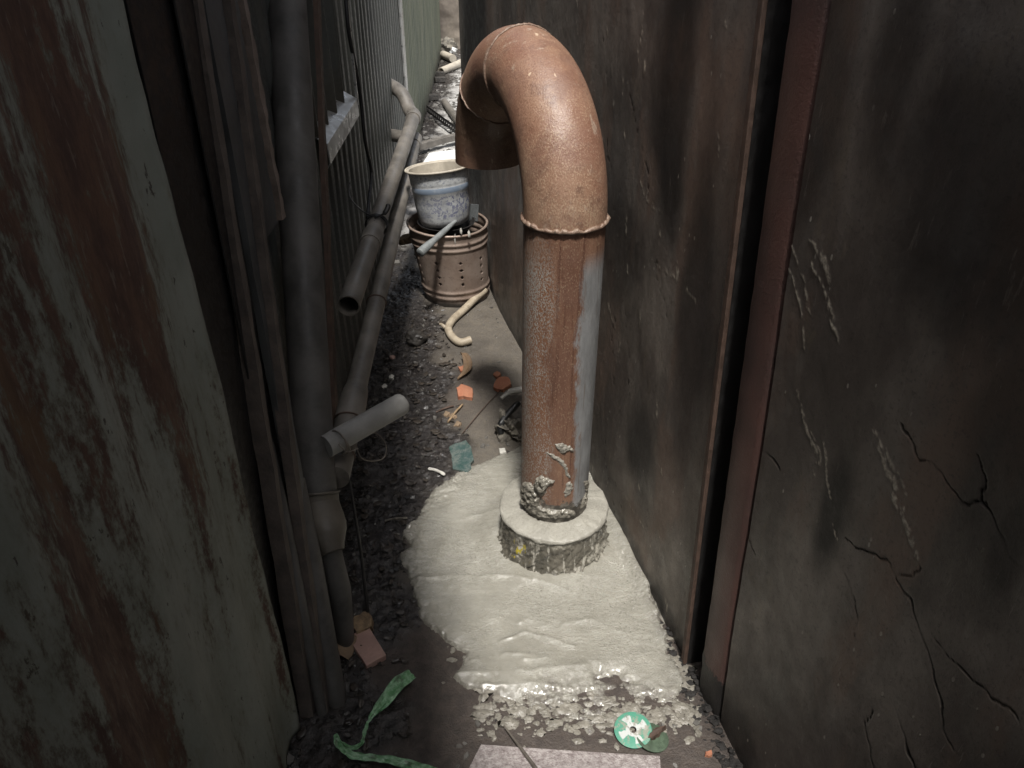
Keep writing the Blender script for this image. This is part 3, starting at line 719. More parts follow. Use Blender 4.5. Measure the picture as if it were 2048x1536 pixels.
# downpipe, leaning, with a belled elbow at its foot
D0 = AD(634, 1012, 1.72); D1 = AD(571, -30, 1.80); dD = (D1-D0).normalized(); D1 = D0+dD*1.62
pd = thing('downpipe', 'thick dark grey downpipe with a swollen brown coupling low down', 'downpipe', D0)
MB().tube([D0-dD*.02, D0+dD*.3, D0+dD*.8, D1], .0465, 36).build('pipe', M['pvc_dark'], pd)
E0 = AD(668, 1098, 1.66)
mb = MB().tube(smooth_path([D0+dD*.035, D0, AD(645, 1045, 1.70), AD(656, 1075, 1.68), AD(666, 1105, 1.67)], 5), [.0495]*2+[.0510]*9+[.050]*2+[.048, .046, .042, .038, .034, .030, .028, .026], 36)
mb.build('coupling', M['pvc_brown'], pd)
MB().tube([D0+dD*.030+rotto(dD) @ Vector((.0515*math.cos(t), .0515*math.sin(t), 0)) for t in np.linspace(0, 2*PI, 40)], .0030, 8).build('collar_ring', M['pvc_brown'], pd)
F0 = G(690, 1295, -.02)
MB().tube([AD(655, 1080, 1.68), AD(680, 1180, 1.70), F0], [.025, .025, .024], 24).build('foot_pipe', M['pvc_dark'], pd)
p0 = AD(622, 1120, 1.62); p1 = G(676, 1415, -.02)
tag(MB().tube([AD(588, 960, 1.62), p0, p1], .023, 20).build('drain_pipe', M['pvc_dark'], None, loc=p1), 'thin black pipe slanting into the mud left of the coupling', 'drain pipe')
p0 = AD(560, 1000, 1.50); p1 = G(648, 1440, -.02)
tag(MB().tube([AD(520, 820, 1.5), p0, p1], .013, 14).build('drain_pipe', M['pvc_dark'], None, loc=p1), 'thinnest black pipe at the foot of the battens on the left', 'drain pipe')
# short stub pointing across the alley
C0 = AD(650, 894, 1.70); C1 = AD(806, 806, 1.86); dC = (C1-C0).normalized()
ps = thing('stub_pipe', 'short pale grey stub pipe sticking out across the alley', 'pipe', C0)
MB().tube([C0, C0.lerp(C1, .5), C1-dC*.012, C1-dC*.004, C1], [.0275, .0275, .0275, .0262, .0225], 32).build('pipe', M['pvc_stub'], ps)
mb = MB(); q0 = AD(683, 882, 1.715)
for k in range(3):
    mb.tube([q0+dC*(.006*k-.012)+rotto(dC+Vector((.1*k, .1, .25*k-.2))) @ Vector((.0298*math.cos(t), .0298*math.sin(t), 0)) for t in np.linspace(0, 2*PI, 24)], .0017, 6)
mb.tube(smooth_path([q0+Vector((0, -.025, .01)), q0+Vector((.02, -.04, -.0)), q0+Vector((.045, -.035, .005))]), .0013, 6)
mb.build('wire_tie', M['wire'], ps)
wl = [AD(712, 888, 1.78), AD(722, 915, 1.79), AD(745, 922, 1.82), AD(768, 915, 1.84), AD(772, 890, 1.84), AD(755, 868, 1.82), AD(738, 866, 1.80)]
tag(MB().tube(smooth_path(wl), .0014, 6).build('wire_loop', M['wire'], None, loc=wl[0]), 'thin loose loop of wire hanging beside the stub pipe', 'wire')
r0 = GP(737, 1238); r1 = AD(699, 960, 1.78)
tag(MB().tube([r0, r0.lerp(r1, .5)+Vector((.004, 0, 0)), r1], [.0045, .004, .0032], 8).build('iron_rod', M['iron'], None, loc=r0), 'thin dark rod standing on the wood block against the pipes', 'rod')

# ------------------------------------------------------------------ the bent vent pipe
K = .952
PX, PY = .1199*K, 1.645*K; PR = .0941*K; BR = .2728*K; ZW = 1.5-(1.5-.918)*K; PHI = .349
du = Vector((-math.sin(PHI), math.cos(PHI), 0))
vp = thing('bent_pipe', 'tall rusty steel pipe bent over like a walking cane, standing in wet cement', 'pipe', (PX, PY, 0))
base = Vector((PX, PY, 0))
MB().tube([base+Vector((0, 0, z)) for z in (0, .12, .2, .3, .45, .6, .8, ZW)], PR*1.0, 96).build('riser', M['riser'], vp, angle=50)
def arc(t): return base+du*(BR-BR*math.cos(t))+Vector((0, 0, ZW+BR*math.sin(t)))
def arcs(a, b, n): return [arc(math.radians(a+(b-a)*i/n)) for i in range(n+1)]
def tubedir(pts, r, dirs=None, n=96): return MB().tube(pts, r, n, cap=False)
MB().tube(arcs(0, 90, 36), PR*1.012, 96, cap=False).build('elbow', M['elbow'], vp, angle=60)
MB().tube(arcs(90, 137, 20), PR*1.008, 96, cap=False).build('elbow', M['elbow'], vp, angle=60)
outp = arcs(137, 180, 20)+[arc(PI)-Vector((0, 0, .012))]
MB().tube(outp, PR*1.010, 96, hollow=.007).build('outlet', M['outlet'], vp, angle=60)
# weld beads: lumpy rings
def bead(t, r, amp, name='weld_bead'):
    c = arc(t); T = Vector((du*math.sin(t)))+Vector((0, 0, math.cos(t))); R = rotto(T); pts = []; rad = []
    n = 150
    for i in range(n+1):
        a = 2*PI*i/n
        j = float(fbm(np.array([a*13.0]), np.array([t*3]), 3, 77)[0])
        pts.append(c+R @ Vector(((PR*1.012+.001)*math.cos(a), (PR*1.012+.001)*math.sin(a), .0035*j)))
        rad.append(r*(1+amp*math.sin(a*29+9*j)*(.3+abs(j))+.55*j))
    pts[-1] = pts[0]; rad[-1] = rad[0]
    MB().tube(pts, rad, 10, cap=False).build(name, M['weld'], vp, angle=80)
bead(0.0, .0050, .12); bead(math.radians(90), .0034, .12); bead(math.radians(137), .0024, .2)
# mortar smears thrown on the foot of the pipe: thin curved patches lying on the steel
def smear(pix, name, mat, th=.004):
    mb = MB(); pts = []
    for (px, py) in pix:
        r = Vector(ray(px, py)); o = Vector((0, 0, CH)); a = r.x**2+r.y**2; b = 2*(r.x*(o.x-PX)+r.y*(o.y-PY)); c = (o.x-PX)**2+(o.y-PY)**2-(PR+.0005)**2
        d = b*b-4*a*c
        if d < 0: continue
        t = (-b-math.sqrt(d))/(2*a); p = o+r*t; pts.append((math.atan2(p.y-PY, p.x-PX), p.z))
    poly = [(p[0]*PR, p[1]) for p in pts]
    ss = np.array([p[0] for p in poly]); zz = np.array([p[1] for p in poly])
    A, Zg = np.meshgrid(np.arange(ss.min()-.004, ss.max()+.004, .0016), np.arange(zz.min()-.004, zz.max()+.004, .0016), indexing='ij')
    A2 = A+.004*fbm(A*160, Zg*160, 3, 5); Z2 = Zg+.004*fbm(A*160, Zg*160, 3, 15)
    ins = inside(A2, Z2, poly); D = pdist(A2, Z2, poly+[poly[0]])
    h = np.where(ins, np.minimum(D/.006, 1)**.6*th*(.55+.8*(fbm(A*120, Zg*120, 3, 25)+.4)), -.001)
    rr = PR+.0003+h
    P = np.stack([PX+rr*np.cos(A/PR), PY+rr*np.sin(A/PR), Zg], -1)
    k = ins[:-1, :-1] | ins[1:, 1:] | ins[1:, :-1] | ins[:-1, 1:]
    grid(name, P, M[mat], keep=k, parent=vp)
smear([(1108, 888), (1122, 886), (1140, 893), (1150, 905), (1135, 901), (1128, 908), (1120, 905)], 'mortar_smear', 'smear')
smear([(1092, 903), (1105, 908), (1118, 915), (1128, 922), (1134, 935), (1140, 955), (1136, 958), (1126, 932), (1112, 920), (1098, 912)], 'mortar_smear', 'smear', .003)
smear([(1070, 958), (1082, 952), (1094, 956), (1110, 961), (1098, 970), (1092, 980), (1084, 992), (1074, 985), (1068, 975)], 'mortar_smear', 'smearwet', .011)
smear([(1046, 965), (1056, 963), (1066, 972), (1078, 990), (1080, 1010), (1090, 1018), (1112, 1020), (1134, 1018), (1150, 1022), (1150, 1030), (1120, 1034), (1085, 1034), (1060, 1022), (1046, 1004)], 'mortar_smear', 'smearwet', .009)
smear([(1134, 965), (1142, 962), (1146, 975), (1138, 990), (1132, 995), (1128, 985)], 'mortar_smear', 'smear', .003)
smear([(1168, 962), (1176, 960), (1178, 985), (1172, 1005), (1160, 1018), (1164, 1000), (1172, 985)], 'mortar_smear', 'smearwet', .006)

# collar: thick ring with a smooth cap and a rough lumpy flank
CRD = .146
nA, nR = 300, 90
def collar_prof(s):
    # s 0..1 : pipe -> cap edge -> foot
    if s < .42: t = s/.42; return PR-.006+(CRD-PR+.006)*t, .148-.012*t**1.6
    if s < .5: t = (s-.42)/.08; return CRD+.003*math.sin(t*PI), .136-.012*t
    t = (s-.5)/.5; return CRD-.002+.004*t, .124-.139*t
aa = np.linspace(0, 2*PI, nA+1); S = np.linspace(0, 1, nR+1)
pr = np.array([collar_prof(s) for s in S]); AA, SS = np.meshgrid(aa, S, indexing='ij')
r = np.repeat(pr[None, :, 0], nA+1, 0); z = np.repeat(pr[None, :, 1], nA+1, 0)
side = sstep(.47, .56, SS); ca, sa = np.cos(AA), np.sin(AA)
def cyl(freq, oct, sd): return fbm(ca*freq*.15+7, sa*freq*.15+z*freq, oct, sd)+fbm(sa*freq*.15-3, ca*freq*.15-z*freq, oct, sd+40)
r = r+side*(.0045*cyl(44, 4, 6)+.002*cyl(170, 2, 9))+(1-side)*.0010*cyl(30, 3, 16)
foot = sstep(.74, .97, SS); r = r+foot*(.006+.026*np.abs(cyl(46, 3, 26)))
edge = sstep(.38, .44, SS)*sstep(.56, .48, SS); z = z+edge*.004*cyl(40, 3, 36)
z = z+(1-side)*.0022*cyl(28, 3, 46)*sstep(0, .1, SS)
ok_ = np.cos(AA-1.0)                                    # cap rises a little toward the wall
P = np.stack([PX+r*ca, PY+r*sa, z], -1); P[-1] = P[0]
topa = np.clip(1-sstep(.47, .53, SS+.035*cyl(50, 3, 56)), 0, 1)
tag(grid('concrete_collar', P, M['collar'], {'top': topa}, loc=(PX, PY, 0)), 'round concrete collar with a muddy lumpy side round the pipe foot', 'collar')

# ------------------------------------------------------------------ wet cement apron
outl = [(1130, 880), (1075, 884), (1045, 892), (1012, 906), (985, 915), (945, 934), (905, 955), (880, 975), (862, 985), (846, 1005), (838, 1035), (815, 1050), (806, 1075), (822, 1092), (798, 1114), (815, 1145),
        (818, 1165), (834, 1215), (846, 1245), (872, 1265), (915, 1300), (931, 1309), (920, 1325), (928, 1340), (908, 1356), (919, 1368), (947, 1380), (959, 1395), (985, 1385), (1020, 1405), (1080, 1420), (1130, 1440), (1180, 1465), (1225, 1450), (1245, 1415),
        (1290, 1430), (1335, 1410), (1372, 1385), (1366, 1350), (1335, 1300), (1312, 1240), (1300, 1185), (1280, 1130), (1250, 1060), (1228, 1010), (1200, 960), (1165, 905)]
poly = [tuple(G(*p)[:2]) for p in outl]
gx = np.arange(-.36, .47, .0028); gy = np.arange(.93, 2.14, .0030)
X, Y = np.meshgrid(gx, gy, indexing='ij')
wx = X+.012*fbm(X*30, Y*30, 4, 41)+.006*fbm(X*110, Y*110, 3, 42); wy = Y+.012*fbm(X*30, Y*30, 4, 45)+.006*fbm(X*110, Y*110, 3, 46)
ins = inside(wx, wy, poly); D = pdist(wx, wy, poly+[poly[0]]); sd = np.where(ins, D, -D)
thick = .012*np.clip(sd/.018, -1, 1)
thick = np.where(sd > 0, (.0050*np.clip(sd/.04, 0, 1)**.7+.0055*np.clip(sd/.006, 0, 1)**.6)*(1-.75*sstep(1.13, 1.02, Y+.075*fbm(X*9, Y*9, 4, 63)+.02*fbm(X*45, Y*45, 3, 64)))*(1+.5*fbm(X*40, Y*40, 3, 47)*sstep(.03, .0, sd)), -.02*np.clip(-sd/.01, 0, 1))
YN = Y+.075*fbm(X*9, Y*9, 4, 63)+.02*fbm(X*45, Y*45, 3, 64)
low = sstep(1.12, 1.04, YN)*sstep(-.02, .06, X)                           # crumbly lower margin
hh = thick+.0035*fbm(X*6, Y*9, 3, 51)+.0005*fbm(X*20, Y*34, 2, 55)
hh += low*(.014*fbm(X*20, Y*28, 5, 61, .72)-.0045)
th_ = .5+.6*fbm(X*4, Y*4, 3, 83); hh += .0013*fbm(X*9+Y*5, Y*70, 3, 85)*np.clip(th_, 0, 1)+.00022*fbm(X*120, Y*160, 2, 87)
# trowel ridges
for pts, a, w in [([(820, 1165), (900, 1155), (1000, 1160), (1080, 1172), (1130, 1190)], .005, .010), ([(870, 1130), (900, 1050), (960, 1035), (1010, 1030)], .003, .014), ([(905, 1355), (1000, 1350), (1100, 1345), (1200, 1330)], .005, .012),
                  ([(1000, 1290), (1050, 1270), (1110, 1285), (1150, 1300)], .005, .007), ([(940, 1325), (1010, 1315), (1080, 1318)], .004, .008), ([(1045, 1325), (1090, 1322)], .006, .005), ([(1000, 1240), (1060, 1255), (1120, 1240)], .004, .012), ([(1130, 1255), (1180, 1245), (1240, 1270)], .004, .010),
                  ([(1040, 1250), (1055, 1247)], .007, .007), ([(1085, 1258), (1095, 1257)], .006, .007), ([(960, 1375), (1050, 1372), (1130, 1380), (1250, 1370)], .005, .009), ([(850, 990), (845, 1060), (835, 1120)], .004, .016)]:
    D2 = pdist(X+.006*fbm(X*20, Y*20, 3, 71), Y+.006*fbm(X*20, Y*20, 3, 75), [tuple(G(*p)[:2]) for p in pts])
    hh += 1.25*a*np.exp(-(D2/w)**1.1*1.3)*(sd > -.005)*np.clip(.55+.9*fbm(X*18, Y*18, 3, 91), 0, 1.2)
rc = np.hypot(X-PX, Y-PY); hh += .012*sstep(.24, .15, rc)
nearwall = (RA+RB*Y)-X; hh += .020*sstep(.05, .0, nearwall)*sstep(1.05, 1.3, Y)
Zc = gheight(X, Y)+hh+.001
vis = hh > -.006
kp = (vis[:-1, :-1] | vis[1:, 1:]) & (nearwall[:-1, :-1] > -.02) & (rc[:-1, :-1] > .12)
thin = np.clip(1-sstep(.0, .03, sd), 0, 1)*.5+low*.9
tag(grid('cement_patch', np.stack([X, Y, Zc], -1), M['cement'], {'thin': np.clip(thin, 0, 1)}, keep=kp, loc=(.05, 1.4, 0)), 'freshly poured wet beige cement spread over the alley floor', 'cement')
# lumps squeezed out round the edges
mb = MB()
for k in range(475):
    if k < 360: px, py = random.uniform(960, 1400), random.gauss(1432, 24)
    elif k < 460: t = random.random(); px, py = 1312+75*t+random.uniform(-8, 18), 1240+140*t
    else:
        q = random.choice(outl[9:31]); px, py = q[0]+random.gauss(-14, 18), q[1]+random.gauss(4, 14)
    p = G(px, py)
    if p.x > RA+RB*p.y-.008: continue
    rr = abs(random.gauss(.0022, .0026))+.0012
    clod(mb, (p.x, p.y, gz(p.x, p.y)+rr*.2), rr, (random.uniform(.8, 2.6), random.uniform(.8, 1.9), .38), seed=k, n1=9, n2=6, amp=.9)
tag(mb.build('cement_crumbs', M['crumb'], None, loc=(.1, 1.05, 0)), 'crumbs and splats of wet cement scattered along the edge of the patch', 'cement crumbs', kind='stuff')

# ------------------------------------------------------------------ stove, pot and pan
BX, BY = -.255, 3.20
stv = thing('barrel_stove', 'rusty tin bucket stove with punched air holes', 'stove', (BX, BY, 0))
nA = 220; zs = np.linspace(0, .345, 120); aa = np.linspace(0, 2*PI, nA+1)
AA, ZZ = np.meshgrid(aa, zs, indexing='ij')
r = .148+.026*(ZZ/.345)
for zr, w in ((.040, .0075), (.068, .0075), (.272, .0075), (.300, .0075)): r = r+.0048*np.exp(-((ZZ-zr)/w)**2)
r = r+.0035*fbm(np.cos(AA)*2, np.sin(AA)*2+ZZ*4, 3, 3)
lip = .05*np.cos(AA-2.6)*(ZZ/.345)**6*.12
hole = np.zeros((nA, 119), bool)
az = (AA[:-1, :-1]+AA[1:, 1:])/2; zc = (ZZ[:-1, :-1]+ZZ[1:, 1:])/2
for a in np.radians([212, 250, 288, 326, 10, 60, 120]):
    for zh in (.214, .180, .146, .112):
        da = ((az-a+PI) % (2*PI)-PI)*.16; hole |= (np.abs(da)+np.abs(zc-zh) < .0088)
P = np.stack([BX-.09*ZZ+r*np.cos(AA), BY+r*np.sin(AA), ZZ+lip], -1); P[-1] = P[0]
o = grid('body', P, M['barrel'], keep=~hole, parent=stv); q = o.modifiers.new('thickness', 'SOLIDIFY'); q.thickness = .0022
rim = []
for t in np.linspace(0, 2*PI, 90):
    rr = .175+.0035*float(fbm(np.array([math.cos(t)*2]), np.array([math.sin(t)*2+1.38]), 3, 3)[0])
    rim.append((BX-.031+rr*math.cos(t), BY+rr*math.sin(t), .346+.05*math.cos(t-2.6)*.12))
MB().tube(rim, .0058, 10, cap=False).build('rim', M['barrel'], stv)
MB().lathe([(0, .03), (.145, .03)], (BX, BY, 0), 40).build('bottom', M['iron'], stv)
mb = MB()
for k in range(60):
    a = random.uniform(0, 2*PI); rr = .13*math.sqrt(random.random()); clod(mb, (BX+rr*math.cos(a), BY+rr*math.sin(a), .255+random.uniform(0, .03)), random.uniform(.012, .024), seed=k)
tag(mb.build('charcoal', M['iron'], None, loc=(BX, BY, .25)), 'black charcoal and ash filling the barrel stove', 'charcoal', kind='stuff')
pp = Vector((BX-.035, BY-.005, .325)); hd0 = AY(888, 463, 3.03); hd1 = AY(840, 506, 2.90)
pan = thing('frying_pan', 'black pan in the stove with a grey handle sticking out', 'pan', pp)
MB().lathe([(0, 0), (.10, 0), (.122, .02), (.128, .03), (.124, .031), (.118, .02), (.098, .004), (0, .004)], pp, 48).build('bowl', M['iron'], pan)
hv = hd1-hd0
MB().tube([hd0-hv*.5, hd0, hd0+hv*.45, hd0+hv*.62, hd0+hv*.9, hd1, hd1+hv*.02], [.008, .0125, .0135, .0175, .0195, .0185, .014], 20).build('handle', M['handle'], pan)
ptl = Vector((BX-.040, BY-.02, .352))
pot = thing('cooking_pot', 'dented grey enamel pot with blue flower pattern resting on the stove', 'pot', ptl)
pot.scale = (1.07, 1.07, 1.04); pot.rotation_euler = (Matrix.Rotation(math.radians(-5), 3, 'Y') @ Matrix.Rotation(math.radians(-5), 3, 'X')).to_euler()
Rt = Matrix.Identity(3)
def dent(r_, z_, a): return r_*(1+.018*math.sin(2*a+.5)), z_
mb = MB().lathe([(0, .002), (.088, 0), (.097, .008), (.103, .03), (.110, .09), (.1125, .142), (.1138, .144), (.1138, .167), (.1130, .169), (.116, .176), (.116, .182), (.119, .225), (.119, .229), (.1178, .2292)], (0, 0, 0), 72, None, dent)
mbi = MB().lathe([(.1178, .2292), (.1165, .2288), (.112, .17), (.107, .09), (.100, .03), (.093, .010), (0, .008)], (0, 0, 0), 72, None, dent)
mbi.v = [p+ptl for p in mbi.v]; mbi.build('inner_wall', M['pvcfar'], pot)
me_off = [Rt @ p for p in mb.v]; mb.v = [p+ptl for p in me_off]
o = mb.build('body', M['pot'], pot, angle=50)
mb = MB().tube([(Rt @ Vector((.128*(1+.018*math.sin(2*t+.5))*math.cos(t), .128*(1+.018*math.sin(2*t+.5))*math.sin(t), .231)))+ptl for t in np.linspace(0, 2*PI, 80)], .0048, 10, cap=False)
mb2 = MB().lathe([(.1165, .228), (.128, .2345), (.130, .231), (.119, .2255)], (0, 0, 0), 72, None, dent); mb.add([(Rt @ p)+ptl for p in mb2.v], mb2.f)
mb.build('rim', M['pvcfar'], pot)
gl = AY(938, 425, 3.25)
tag(MB().box(gl+Vector((.012, 0, 0)), (.06, .004, .075), Matrix.Rotation(math.radians(4), 3, 'Y') @ Matrix.Rotation(math.radians(-12), 3, 'X')).build('glass_plate', M['plateglass'], None, loc=gl, smooth=False, bevel=.001), 'small sooty square pane standing in the stove beside the pot', 'glass pane')
# flakes stuck on the stove's rim
for (px, py, l) in ((938, 468, 'white paint flake curling over the stove rim on the right'), (910, 478, 'thin pale splinter hanging from the stove rim near the handle'), (922, 462, 'pale ash crumb on the stove rim under the pot')):
    c = AY(px, py, 3.03); mb = MB(); clod(mb, c, .009, (.6, .4, 1.6) if 'splinter' not in l else (.3, .3, 2.4), seed=int(px), amp=.7)
    tag(mb.build('paint_flake', M['paletile'], None, loc=c), l, 'flake', 'flakes on the stove rim')
# brown board end on the floor left of the stove
c = AY(812, 480, 3.28)
tag(plank(c+Vector((-.03, .05, -.02)), c+Vector((.03, .0, .01)), .05, .03, 'woodlight', 'x', 'board_offcut', cat='offcut'), 'brown board offcut wedged left of the stove rim', 'offcut')

# ------------------------------------------------------------------ things lying about
def chip(name, pix, h, mat, label, cat, group=None, tilt=0.0, up=None, bevel=.001, jag=.003):
    pts = [GP(*p) for p in pix]; c = sum(pts, Vector())/len(pts); z = c.z+h
    if len(pix) < 9 and name not in ('tile_piece', 'stone_slab'):
        pp_ = []
        sz = max(p_[0] for p_ in pix)-min(p_[0] for p_ in pix)
        for a_, b_ in zip(pix, pix[1:]+pix[:1]):
            for t_k in (0, .33, .66): pp_.append((a_[0]+(b_[0]-a_[0])*t_k+random.gauss(0, sz*.028), a_[1]+(b_[1]-a_[1])*t_k+random.gauss(0, sz*.022)))
        pix = pp_
    # outlines were read on the top face: drop them onto it
    top = [Vector((G(*q, z).x, G(*q, z).y, z+tilt*(G(*q, z).x-c.x)+random.uniform(-1, 1)*.0007)) for q in pix]
    mb = MB().prism(top, h+.004, jag)
    return tag(mb.build(name, M[mat], None, loc=(c.x, c.y, c.z), smooth=False, bevel=bevel), label, cat, group)
bg = 'orange brick fragments on the floor'
chip('brick_fragment', [(914, 775), (922, 768), (946, 776), (945, 794), (916, 792)], .016, 'brick', 'orange brick fragment with a sooty crack, left of the pale ones', 'brick fragment', bg)
chip('brick_fragment', [(987, 768), (996, 755), (1017, 753), (1021, 768), (1005, 779), (990, 776)], .014, 'brick', 'largest pale orange brick fragment, right by the bent pipe', 'brick fragment', bg)
chip('brick_fragment', [(986, 748), (994, 741), (1002, 747), (994, 754)], .010, 'brick', 'small orange brick crumb touching the largest fragment', 'brick fragment', bg)
chip('brick_fragment', [(917, 733), (928, 730), (933, 740), (921, 742)], .010, 'brick', 'small orange brick crumb under the curled brown leaf', 'brick fragment', bg)
chip('brick_fragment', [(1411, 1503), (1423, 1500), (1425, 1508), (1418, 1512), (1411, 1509)], .007, 'brick', 'tiny orange chip by the foot of the right wall', 'brick fragment', bg)
chip('tile_piece', [(693, 1268), (738, 1254), (773, 1314), (733, 1332)], .014, 'tile', 'pink rectangular tile piece lying on black mud', 'tile', tilt=.15)
chip('wood_block', [(698, 1240), (714, 1231), (734, 1221), (746, 1232), (744, 1252), (711, 1262)], .024, 'woodlight', 'small split block of striped wood behind the pink tile', 'wood block', jag=.006)
chip('glass_shard', [(898, 893), (914, 884), (932, 881), (943, 896), (946, 920), (934, 945), (905, 936), (903, 910)], .008, 'glassg', 'curved muddy green glass shard lying flat near the cement', 'glass shard', tilt=.08)
chip('stone_slab', [(962, 1488), (1060, 1495), (1190, 1504), (1320, 1511), (1324, 1580), (915, 1580)], .012, 'slab', 'grey speckled stone slab at the bottom of the picture', 'slab', jag=.004)
chip('tile_chip', [(998, 896), (1010, 895), (1012, 904), (1000, 906)], .007, 'paletile', 'tiny white tile chip beside the rubble', 'tile chip')
for i, (px, py, l) in enumerate([(783, 752, 'white shell like chip on the black mud, farther one'), (769, 771, 'white shell like chip on the black mud, nearer one')]):
    chip('pale_chip', [(px-6, py), (px, py-4), (px+6, py-1), (px+3, py+4), (px-4, py+4)], .006, 'paletile', l, 'chip', 'white chips on the mud')
def rock(name, px, py, r, sq, mat, label, cat, seed, sink=.5, group=None, amp=.5):
    c = GP(px, py); mb = MB(); clod(mb, c+Vector((0, 0, r*sink)), r, sq, seed, 26, 18, amp)
    return tag(mb.build(name, M[mat], None, loc=c, angle=28), label, cat, group)
rock('stone', 832, 685, .045, (1, 1, .75), 'darkrock', 'round dark wet stone at the left foot of the stove', 'stone', 3, amp=.25)
rock('rubble', 1020, 868, .048, (.85, 1.0, .9), 'rubble', 'rough pale concrete rubble chunk half hidden by the bent pipe', 'rubble', 8, amp=.9)
rock('rubble', 1040, 880, .020, (1, 1, .8), 'rubble', 'small rubble crumb between the chunk and the bent pipe', 'rubble', 12, amp=.8)
rock('stone', 785, 717, .012, (1, .9, .8), 'tile', 'pinkish pebble on the black mud near the left wall', 'stone', 16, amp=.2)
rc0 = GP(1003, 872, .055); rc1 = GP(1036, 848, .09)
tag(MB().tube(smooth_path([rc0+Vector((0, -.02, -.03)), rc0, rc1]), .011, 10, wob=.3).build('rubber_strip', M['black'], None, loc=rc0), 'black rubber strip draped over the rubble chunk', 'rubber strip')
c0 = GP(1003, 806, .02); c1 = GP(1046, 800, .045)
tag(MB().tube(smooth_path([c0, GP(1020, 800, .035), c1]), [.007]*6+[.012]*6+[.010], 10).build('plaster_sliver', M['paletile'], None, loc=c0), 'curved white plaster sliver behind the rubble chunk', 'sliver')
# curled hose
hp = [GP(970, 598, .045), GP(951, 609, .03), GP(927, 628, .02), GP(906, 646, .017), GP(897, 664, .017), GP(905, 681, .017), GP(921, 692, .018), GP(942, 689, .022)]
hs = thing('hose_piece', 'short bent piece of dirty cream hose in front of the stove', 'hose', hp[4])
MB().tube(smooth_path(hp, 8), .0165, 20, hollow=.004).build('tube', M['hose'], hs)
MB().tube(smooth_path([hp[4]+Vector((-.012, .0, .004)), hp[4]+Vector((-.028, .012, .012)), hp[4]+Vector((-.036, .02, .010))]), [.008]*6+[.006]*6+[.003], 8).build('branch_nub', M['hose'], hs)
# dry curled leaf and twigs
lf = smooth_path([GP(922, 722, .03), GP(930, 726, .035), GP(936, 738, .02), GP(932, 750, .012), GP(915, 762, .006)])
mb = MB(); v = []
for i, p in enumerate(lf):
    w = .018*math.sin(PI*(i+.6)/len(lf)); v += [p+Vector((-w, .004, .006)), p+Vector((0, 0, -.004)), p+Vector((w, -.002, .007))]
mb.add(v, [(i*3+k, i*3+k+1, i*3+k+4, i*3+k+3) for i in range(len(lf)-1) for k in (0, 1)])
tag(mb.build('dry_leaf', M['leaf'], None, loc=lf[-1], solid=.0015), 'curled brown dry leaf over an orange crumb', 'leaf')
sg = 'twigs on the floor'
for (a, b, r, mat, l) in (((896, 846), (926, 812), .004, 'woodlight', 'straight pale twig near the leaf litter left of the rubble'), ((925, 870), (1010, 775), .0014, 'rustbar', 'very thin bent twig running toward the brick fragments'),
                          ((858, 940), (890, 957), .005, 'paletile', 'short pale splinter at the upper left edge of the cement'), ((872, 823), (908, 815), .0035, 'rustbar', 'dark twig lying across the leaf litter'),
                          ((770, 1047), (815, 1040), .003, 'rubble', 'grey twig on the mud left of the cement')):
    p = GP(*a, r+.003); q = GP(*b, r+.004); mid = p.lerp(q, .5)+Vector((random.uniform(-1, 1)*.006, 0, .003))
    tag(MB().tube(smooth_path([p, mid, q]), [r]*12+[r*.6], 8, wob=.25).build('twig', M[mat], None, loc=p), l, 'twig', sg)
for k, (px, py, l) in enumerate([(893, 826, 'yellowish dry leaf scrap in the litter, farther one'), (905, 830, 'yellowish dry leaf scrap in the litter, nearer one'), (915, 846, 'small tan scrap by the pale twig')]):
    chip('leaf_scrap', [(px-8, py+2), (px-1, py-5), (px+8, py+3), (px+1, py+6)], .007, 'paper', l, 'leaf scrap', 'dry leaf scraps', tilt=.5, bevel=0)
mb = MB(); c = GP(690, 1298, .02); v = []
for i in range(7):
    for j in range(7):
        x = (i/6-.5)*.05; y = (j/6-.5)*.06; v.append(c+Vector((x, y, .016*math.cos(x*60+1)+.010*math.sin(y*70)+random.uniform(-1, 1)*.002)))
mb.add(v, [(i*7+j, i*7+j+1, i*7+j+8, i*7+j+7) for i in range(6) for j in range(6)])
tag(mb.build('paper_scrap', M['paper'], None, loc=c, solid=.001), 'crumpled brown paper scrap tucked beside the pink tile', 'paper')
# green strapping
rb = [((826, 1364), .017, .030, .1), ((800, 1385), .0185, .034, .2), ((775, 1412), .016, .030, .5), ((752, 1440), .010, .022, 1.0), ((738, 1456), .005, .018, 1.35), ((730, 1480), .0055, .016, 1.2), ((724, 1496), .005, .014, 1.0),
      ((705, 1506), .005, .018, .8), ((688, 1505), .006, .028, 1.2), ((678, 1498), .008, .040, 1.5), ((680, 1512), .0115, .034, .9), ((700, 1522), .0125, .026, .5), ((735, 1526), .0125, .020, .35), ((780, 1530), .012, .016, .25), ((835, 1538), .0115, .012, .2), ((880, 1552), .011, .010, .2)]
ctr = [GP(*q[0], q[2]) for q in rb]; cs = smooth_path(ctr, 8); ws = []; tw = []
for i in range(len(rb)-1):
    for j in range(8): ws.append(rb[i][1]+(rb[i+1][1]-rb[i][1])*j/8); tw.append(rb[i][3]+(rb[i+1][3]-rb[i][3])*j/8)
ws.append(rb[-1][1]); tw.append(rb[-1][3]); mb = MB(); v = []; NW = 7
